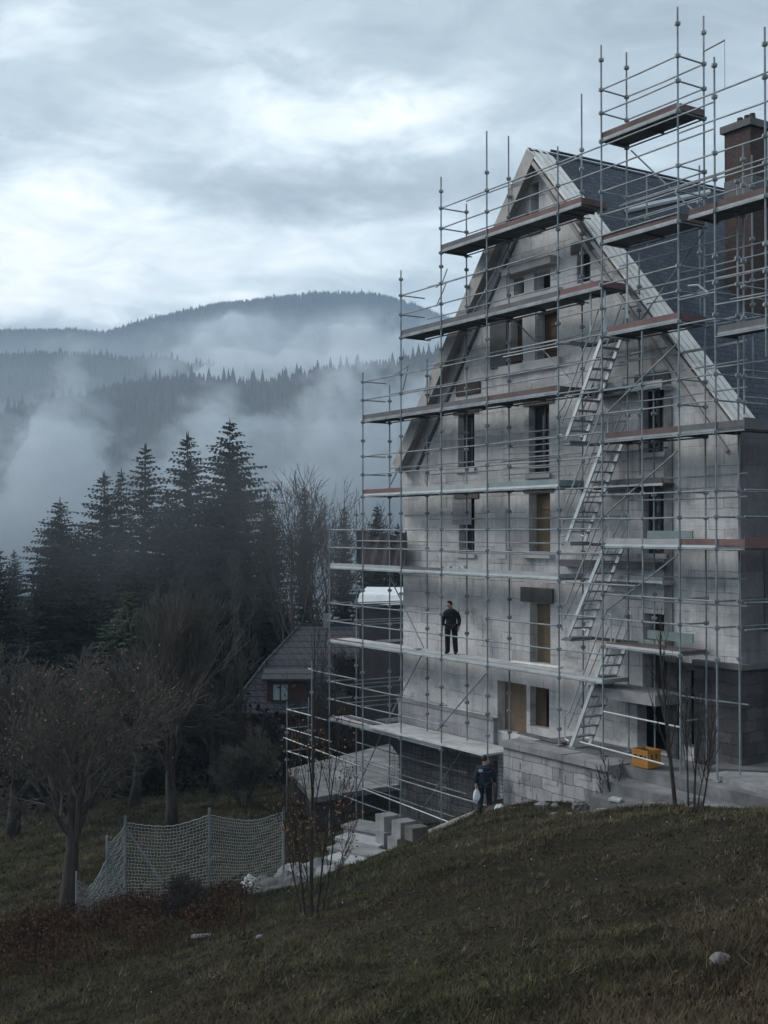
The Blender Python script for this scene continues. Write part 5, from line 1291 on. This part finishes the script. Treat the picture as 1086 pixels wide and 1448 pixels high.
heap('rubble_heap', 'pale rubble heap behind the orange leaved sapling', 'rubble', 440, 1240, 36.5, 1.2, .9, .5, 'concrete', 4)
heap('plastic_bag', 'small white bag lying on the grass by the walking man', 'bag', 706, 1144, 35.6, .16, .14, .17, 'bag', 5)
g = ghit(1020, 1362); heap('boulder', 'pale round stone lying in the grass at the lower right', 'stone', 1020, 1360, g[1], .15, .11, .12, 'rock', 6)
for px, py, w, lab in ((286,1325,.24,'pale stick lying on the slope below the net fence'),(366,1327,.06,'pale scrap on the slope left of the sapling'),(828,1301,.05,'pale flat stone in the middle of the meadow')):
    g = ghit(px, py); MB().hexa([(g[0]-w,g[1]-.05,g[2]-.02),(g[0]+w,g[1]+.02,g[2]+.03),(g[0]+w,g[1]+.1,g[2]+.03),(g[0]-w,g[1]+.06,g[2]-.02)],[(g[0]-w,g[1]-.02,g[2]+.04),(g[0]+w*.9,g[1]+.03,g[2]+.06),(g[0]+w*.7,g[1]+.08,g[2]+.055),(g[0]-w*.8,g[1]+.04,g[2]+.045)]).build_thing('stick' if 'stick' in lab else 'stone_chip', M['concrete'], lab, 'stick' if 'stick' in lab else 'stone', g)

# ------------------------------------------------------------------ grass, litter, brambles
rng = np.random.RandomState(21)
def sample(n, r0, r1, a0, a1, pw=0.0):
    u = rng.uniform(0, 1, n); r = r0 * (r1 / r0) ** u if pw == 0 else np.sqrt(r0**2 + u * (r1**2 - r0**2))
    a = np.radians(rng.uniform(a0, a1, n)); x, y = r * np.sin(a), r * np.cos(a)
    d = np.c_[x, y] - O; u_, v_ = d @ U, d @ N
    keep = ~((v_ < 2.5) & (u_ > uT0 - .1) & (u_ < uT1 + .2)) & ~((v_ < 4.4) & (u_ > uT1) & (u_ < uT1 + 4.4)) & ~((v_ < 2.6) & (u_ > uT1 + 4.3) & (u_ < 60)) & ~((v_ < .5) & (u_ > -.5))
    return x[keep], y[keep]
def blades(x, y, z, h, w, per, lean):
    n = len(x); X = np.repeat(x, per) + rng.normal(0, .05, n*per); Y_ = np.repeat(y, per) + rng.normal(0, .05, n*per); Zb = np.repeat(z, per)
    H_ = np.repeat(h, per) * rng.uniform(.5, 1.2, n*per); a = rng.uniform(0, 6.28, n*per); W_ = w * rng.uniform(.6, 1.3, n*per) * np.repeat(np.maximum(1, np.hypot(x, y)/16), per)
    ca, sa = np.cos(a), np.sin(a); lx = rng.normal(.15, lean, n*per) * H_; ly = rng.normal(-.15, lean, n*per) * H_
    v0 = np.stack([X - ca*W_, Y_ - sa*W_, Zb - .02], -1); v1 = np.stack([X + ca*W_, Y_ + sa*W_, Zb - .02], -1); v2 = np.stack([X + lx, Y_ + ly, Zb + H_], -1)
    return np.stack([v0, v1, v2], 1).reshape(-1, 3), np.arange(3 * n * per).reshape(-1, 3)
gx_, gy_ = sample(84000, 9.5, 46, -22, 22)
gzv = ground(gx_, gy_) + bumps(gx_, gy_)
patch = np.array([mnoise.fractal((a * .16, b * .16, 3.0), 1, 2, 4) + .9 * mnoise.noise((a * 1.1, b * 1.1, 7.0)) for a, b in zip(gx_, gy_)])
kp = patch > rng.uniform(-1.3, .1, len(patch)); gx_, gy_, gzv, patch = gx_[kp], gy_[kp], gzv[kp], patch[kp]
hh = .035 + .06 * np.clip(patch + .45, 0, 1.4)
V_, F_ = blades(gx_, gy_, gzv, hh, .0065, 5, .85)
o = np_obj('grass', V_, F_, M['grass']); tag(o, 'short matted dry grass on the near slope', 'grass', kind='stuff')
mx_, my_ = sample(15000, 40, 78, -21, -1)
V_, F_ = blades(mx_, my_, ground(mx_, my_) + bumps(mx_, my_), np.full(len(mx_), .13), .007, 4, .7)
o = np_obj('meadow_grass', V_, F_, M['grass']); tag(o, 'dim grass of the valley meadow under the bare trees', 'grass', kind='stuff')
tx_, ty_ = sample(3600, 9.5, 42, -22, 22)
tk = np.array([mnoise.noise((a * .35, b * .35, 11.0)) for a, b in zip(tx_, ty_)]) > rng.uniform(-.3, .5, len(tx_)); tx_, ty_ = tx_[tk], ty_[tk]
V_, F_ = blades(tx_, ty_, ground(tx_, ty_) + bumps(tx_, ty_), rng.uniform(.10, .22, len(tx_)), .006, 16, .55)
o = np_obj('straw_tufts', V_, F_, M['straw']); tag(o, 'taller pale straw tufts among the matted grass', 'grass', kind='stuff')
lx_, ly_ = sample(26000, 9.5, 34, -22, 22); lz_ = ground(lx_, ly_) + bumps(lx_, ly_) + .025
V_, F_ = leaves(np.c_[lx_, ly_, lz_], 26000, .029, 5, .02)
o = np_obj('leaf_litter', V_, F_, M['litter']); tag(o, 'brown fallen leaves scattered over the near slope', 'leaves', kind='stuff')
lx_, ly_ = sample(260, 10, 30, -15, 20, 1); V_, F_ = leaves(np.c_[lx_, ly_, ground(lx_, ly_) + .07], 90, .022, 6, .01)
o = np_obj('pale_debris', V_, F_, M['concpale']); tag(o, 'pale stone chips scattered through the grass', 'debris', kind='stuff')
# bracken: arching stems with ragged fronds
BV, BF, c = [], [], 0
bs = MB(); tips = []
for k in range(4200):
    px = rng.uniform(-140, 350); py = 1300 + (px * -.02) + abs(rng.normal(0, 45)) - 12 + (20 if px < 150 else 0)
    if py > 1460 or mnoise.noise((px*.022, py*.04, 4.0)) + .25 < rng.uniform(-.35, .45): continue
    Yb = 31.5 - (py - 1285) / 115 * 7.0
    x = (px - CX) / F * Yb; z = g1(x, Yb); h = rng.uniform(.15, .62) * (1.25 if px < 60 else 1)
    a = rng.uniform(0, 6.28); rr = rng.uniform(.1, .5)
    P = [(x, Yb, z-.03), (x+.4*rr*math.cos(a), Yb+.4*rr*math.sin(a), z+h*.75), (x+rr*math.cos(a), Yb+rr*math.sin(a), z+h*.8), (x+1.5*rr*math.cos(a), Yb+1.5*rr*math.sin(a), z+h*.55)]
    bs.path(P, [.008,.006,.005,.003], 3, False); tips += [P[1], P[2], P[3], tuple(.5*(np.array(P[1])+np.array(P[2]))), tuple(.5*(np.array(P[0])+np.array(P[1])))]
V_, F_ = leaves(tips, 13000, .036, 8, .11)
nb0 = len(bs.v); me = bpy.data.meshes.new('bracken'); me.from_pydata(bs.v + [tuple(p) for p in V_], [], bs.f + [tuple(nb0 + i for i in f) for f in F_.tolist()]); me.materials.append(M['bramble'])
o = bpy.data.objects.new('bracken', me); COL.objects.link(o); tag(o, 'tangle of dead red brown bracken below the net fence', 'bracken', kind='stuff')
bare_tree(np.array([hx(262,29.3), 29.3, g1(hx(262,29.3), 29.3)]), 'low dark bramble bush at the foot of the net fence', 'shrub', name='shrub', seed=71, height=1.1, trunk_r=.02, levels=5, kids=(6,5,4,3), spread=.8, first=.1, up=.1, len0=.4, decay=.75, twig_r=.008, stems=9, group='brambles at the fence')
# dark undergrowth under the valley trees
tips = []
for k in range(2600):
    px = rng.uniform(-120, 520); Yb = rng.uniform(60, 84); x = (px - CX) / F * Yb; z = g1(x, Yb); tips.append((x, Yb, z + abs(rng.normal(0, 1.7))))
V_, F_ = leaves(tips, 16000, .16, 9, .55)
o = np_obj('undergrowth', V_, F_, M['dense']); tag(o, 'dark undergrowth between the valley trees', 'undergrowth', kind='stuff')

# ------------------------------------------------------------------ people
DG = lambda: bpy.context.evaluated_depsgraph_get()
def skin_mesh(name, verts, edges, radii, mat, parent, root=0, sub=2, extra=None, under=None):
    me = bpy.data.meshes.new(name); me.from_pydata([tuple(v) for v in verts], edges, [])
    o = bpy.data.objects.new(name, me); COL.objects.link(o)
    o.modifiers.new('s', 'SKIN'); sd2 = o.modifiers.new('u', 'SUBSURF'); sd2.levels = sub; sd2.render_levels = sub
    for i, r in enumerate(radii):
        rr = r if isinstance(r, tuple) else (r, r)
        me.skin_vertices[0].data[i].radius = rr
    me.skin_vertices[0].data[root].use_root = True
    bpy.context.view_layer.update()
    ev = o.evaluated_get(DG()); m2 = bpy.data.meshes.new_from_object(ev)
    bpy.data.objects.remove(o)
    m2.name = name; m2.materials.clear(); m2.materials.append(M[mat])
    if extra:
        import bmesh
        bm = bmesh.new(); bm.from_mesh(m2)
        for c, r, scl in extra:
            bmesh.ops.create_icosphere(bm, subdivisions=2, radius=r, matrix=Matrix.Translation(Vector(c)) @ Matrix.Diagonal(Vector((*scl, 1))))
        bm.to_mesh(m2); bm.free()
    m2.polygons.foreach_set('use_smooth', [True] * len(m2.polygons))
    if under:
        m2.materials.append(M[under])
        m2.polygons.foreach_set('material_index', [1 if p.center.z < 1.44 and not (p.center.z < .98 and abs(p.center.x) > .185) else 0 for p in m2.polygons])
    ob_ = bpy.data.objects.new(name, m2); COL.objects.link(ob_); ob_.parent = parent
    return ob_
def person(loc, rot, label, pose, jm, tm_, hs=1.0):
    t = thing('person', label, 'person', loc, rot); t.scale = (hs * 1.12, hs * 1.1, hs * .99)
    J = dict(pel=(0,0,.95), sp=(0,.01,1.13), ch=(0,.0,1.33), nk=(0,.0,1.47), hb=(0,-.015,1.54), hd=(0,-.03,1.62), tp=(0,-.015,1.70))
    J.update(pose)
    V_, E, R, ix = [], [], [], {}
    def v(n, p, r, frm=None):
        ix[n] = len(V_); V_.append(p); R.append(r)
        if frm is not None: E.append((ix[frm], ix[n]))
    v('pel', J['pel'], (.12,.085)); v('sp', J['sp'], (.105,.075), 'pel'); v('ch', J['ch'], (.105,.07), 'sp'); v('nk', J['nk'], .052, 'ch')
    v('hb', J['hb'], (.068,.075), 'nk'); v('hd', J['hd'], (.078,.098), 'hb'); v('tp', J['tp'], (.055,.075), 'hd')
    for s, k in ((1,'l'), (-1,'r')):
        v('sh'+k, tuple(Vector(J['sh'+k])-Vector((0,0,.035))), .045, 'ch'); v('el'+k, J['el'+k], .040, 'sh'+k); v('wr'+k, J['wr'+k], .030, 'el'+k)
        v('hip'+k, J['hip'+k], .08, 'pel'); v('kn'+k, J['kn'+k], .052, 'hip'+k); v('an'+k, J['an'+k], .036, 'kn'+k); v('toe'+k, J['toe'+k], .022, 'an'+k)
        w = Vector(J['wr'+k]); el_ = Vector(J['el'+k]); d = (w - el_).normalized(); fwd = Vector((0,-1,0)); fwd = (fwd - d*fwd.dot(d)).normalized(); inn = d.cross(fwd) * (1 if k == 'l' else -1)
        v('pm'+k, tuple(w + d*.05), (.034,.022), 'wr'+k)
        for q, (off, ln) in enumerate(((-.027,.072),(-.009,.085),(.009,.08),(.027,.062))):
            b0 = w + d*.075 + fwd*off; m_ = b0 + d*ln*.55 + inn*.006; e_ = m_ + d*ln*.40 + inn*.022
            v(f'f{q}a'+k, tuple(b0), .010, 'pm'+k); v(f'f{q}b'+k, tuple(m_), .009, f'f{q}a'+k); v(f'f{q}c'+k, tuple(e_), .0075, f'f{q}b'+k)
        th = w + d*.04 - fwd*-.036
        v('ta'+k, tuple(th), .011, 'pm'+k); v('tb'+k, tuple(th + d*.035 + fwd*.018 + inn*.01), .0095, 'ta'+k)
    hd = Vector(J['hd']); fz = pose.get('face', (0,-1,0)); fz = Vector(fz).normalized(); sx = Vector((-fz.y, fz.x, 0)).normalized()
    ex = [(hd + fz*.098 - Vector((0,0,.022)), .014, (1,1,1.5))]
    for s in (-1, 1):
        ex.append((hd + fz*.086 + sx*.032*s + Vector((0,0,.005)), .010, (1,1,.8))); ex.append((hd + sx*.082*s - Vector((0,0,.01)), .02, (.5,.9,1.4)))
    ex.append((hd + fz*.086 - Vector((0,0,.058)), .014, (1.5,1,.5)))
    skin_mesh('body', V_, E, R, 'skin', t, 0, 2, ex, jm)
    # jacket
    a = MBs = None
    V2, E2, R2 = [], [], []
    def w_(p, r, frm=None):
        V2.append(p); R2.append(r)
        if frm is not None: E2.append((frm, len(V2)-1))
        return len(V2)-1
    lo = tuple(Vector(J['pel']) + Vector((0,0,-.10)))
    i0 = w_(J['pel'], (.175,.135)); w_(lo, (.18,.14), i0); i1 = w_(J['sp'], (.17,.13), i0); i2 = w_(J['ch'], (.185,.14), i1); i3 = w_(tuple(Vector(J['ch'])*.35+Vector(J['nk'])*.65-Vector((0,0,.03))), (.12,.10), i2); w_(tuple(Vector(J['nk'])+Vector((0,0,.015))), .068, i3)
    for k in 'lr':
        a1 = w_(tuple(Vector(J['sh'+k])-Vector((0,0,.05))), .078, i3); a2 = w_(J['el'+k], .068, a1); w_(tuple(Vector(J['wr'+k])*.93+Vector(J['el'+k])*.07), .050, a2)
    skin_mesh('jacket', V2, E2, R2, jm, t, 0, 2)
    V2, E2, R2 = [], [], []
    i0 = w_(tuple(Vector(J['pel'])+Vector((0,0,.04))), (.15,.12))
    for k in 'lr':
        a1 = w_(J['hip'+k], .108, i0); a2 = w_(J['kn'+k], .084, a1); a3 = w_(J['an'+k], .074, a2); w_(tuple(Vector(J['an'+k])-Vector((0,0,.05))), .074, a3)
    skin_mesh('trousers', V2, E2, R2, tm_, t, 0, 2)
    for k in 'lr':
        an, to = Vector(J['an'+k]), Vector(J['toe'+k]); bk = an + (an - to).normalized()*.06; bk.z = to.z
        V2, E2, R2 = [], [], []
        i0 = w_(tuple(bk+Vector((0,0,.015))), .056); i1 = w_(tuple((an+to)/2 - Vector((0,0,.01))), (.058,.055), i0); w_(tuple(to), (.058,.045), i1); w_(tuple(an+Vector((0,0,.02))), .056, i0)
        skin_mesh('shoe', V2, E2, R2, 'shoe', t, 0, 1)
    hr = MB(); hv, hf = [], []; n1, n2 = 8, 14
    for i in range(n1+1):
        ph = (i/n1)*2.25
        for j in range(n2):
            th = 2*PI*j/n2; dirv = Vector((math.cos(th)*math.sin(ph), math.sin(th)*math.sin(ph), math.cos(ph)))
            fr = dirv.dot(fz); lim = 1.0 if fr < .25 or ph < 1.0 else .90
            p = hd + Vector((0,0,.02)) + Vector((dirv.x*.092, dirv.y*.106, dirv.z*.112)) * lim
            if (fr > .15 and ph > 1.0) or (fr > -.2 and ph > 1.75): p = hd + Vector((0,0,.02)) + dirv*.06
            hv.append(tuple(p))
    for i in range(n1):
        for j in range(n2): hf.append((i*n2+j, i*n2+(j+1)%n2, (i+1)*n2+(j+1)%n2, (i+1)*n2+j))
    me = bpy.data.meshes.new('hair'); me.from_pydata(hv, [], hf); me.materials.append(M['hair']); me.polygons.foreach_set('use_smooth', [True]*len(hf))
    oh = bpy.data.objects.new('hair', me); COL.objects.link(oh); oh.parent = t
    return t, J
# man standing on the pale lift, looking down to his right
r = ray(638, 922); vq = 1.0; pw = hit_plane(638, 922, vq)
m1loc = (pw[0], pw[1], LV['G'] + .012)
pose1 = dict(shl=(.168,.0,1.385), ell=(.235,.03,1.12), wrl=(.235,-.04,.88), shr=(-.168,.0,1.385), elr=(-.245,.04,1.12), wrr=(-.255,-.01,.88),
    hipl=(.095,0,.90), knl=(.115,-.02,.49), anl=(.13,.02,.10), toel=(.16,-.15,.04), hipr=(-.095,0,.90), knr=(-.10,-.03,.49), anr=(-.11,.02,.10), toer=(-.13,-.15,.04),
    nk=(-.005,-.015,1.47), hb=(-.02,-.04,1.535), hd=(-.035,-.065,1.60), tp=(-.035,-.05,1.68), face=(-.55,-.8,-.25))
face_cam = math.atan2(pw[0], pw[1])                         # turn so that -y faces the viewer
person(m1loc, -face_cam - .25, 'man in black jacket and trousers standing on the lift looking down', pose1, 'jacket', 'trouser', 1.05)
# man walking away with a bag
pw2 = gat(685, 35.9); pw2[2] = max(pw2[2], (752-1149)/F*35.9)
pose2 = dict(shl=(.168,.0,1.385), ell=(.225,.06,1.12), wrl=(.215,.10,.88), shr=(-.168,.0,1.385), elr=(-.25,.0,1.12), wrr=(-.255,-.10,.91),
    hipl=(.095,0,.90), knl=(.10,.03,.50), anl=(.105,.17,.13), toel=(.11,.03,.05), hipr=(-.095,0,.90), knr=(-.10,-.08,.49), anr=(-.105,-.09,.10), toer=(-.11,-.26,.04),
    hd=(.01,-.04,1.615), face=(-.45,-.85,-.2))
t2, J2 = person(pw2, PI - math.atan2(pw2[0], pw2[1]) - .2, 'man in dark navy jacket walking away with a white bag', pose2, 'jacketbl', 'jean')
bd = MB()
cz = 1.28
bd.add([(-.13,.158,cz),(-.02,.160,cz+.03),(-.02,.160,cz-.05),(-.10,.158,cz-.09)], [(0,1,2,3)]) if False else None
o = MB(lambda q: tuple(Matrix.Translation(Vector(W3(pw2))) @ Matrix.Rotation(PI - math.atan2(pw2[0], pw2[1]) - .2, 4, 'Z') @ Vector(q))).box((.03,.120,1.27),(.14,.148,1.35)).build('back_print', M['badge'], t2)
# bag hanging from his left hand
hand = Matrix.Translation(Vector(W3(pw2))) @ Matrix.Rotation(PI - math.atan2(pw2[0], pw2[1]) - .2, 4, 'Z') @ Vector((J2['wrl' if True else 'wrr'][0]+.0, J2['wrl'][1], J2['wrl'][2]-.10))
bg_ = thing('carrier_bag', 'white plastic carrier bag hanging from the walking man hand', 'bag', (hand.x, hand.y, hand.z-.40))
bv = MB(); n = 14; vs, fc = [], []
for j, (z, a_, b_) in enumerate(((-.40,.10,.05),(-.385,.13,.075),(-.30,.135,.08),(-.2,.115,.07),(-.12,.085,.05),(-.05,.045,.03),(.0,.02,.02))):
    for i in range(n):
        th = 2*PI*i/n; w = 1+.10*math.sin(3*th+j); vs.append((hand.x+a_*w*math.cos(th), hand.y+b_*w*math.sin(th), hand.z+z))
for j in range(6): fc += [(j*n+i, j*n+(i+1)%n, (j+1)*n+(i+1)%n, (j+1)*n+i) for i in range(n)]
fc += [tuple(range(n))[::-1], tuple(range(6*n, 7*n))]
bv.add(vs, fc); bv.build('bag_body', M['bag'], bg_, True)
MB().path([(hand.x-.02,hand.y,hand.z-.01),(hand.x-.025,hand.y,hand.z+.05),(hand.x,hand.y,hand.z+.075),(hand.x+.025,hand.y,hand.z+.05),(hand.x+.02,hand.y,hand.z-.01)], .008, 5).build('handle', M['bag'], bg_)
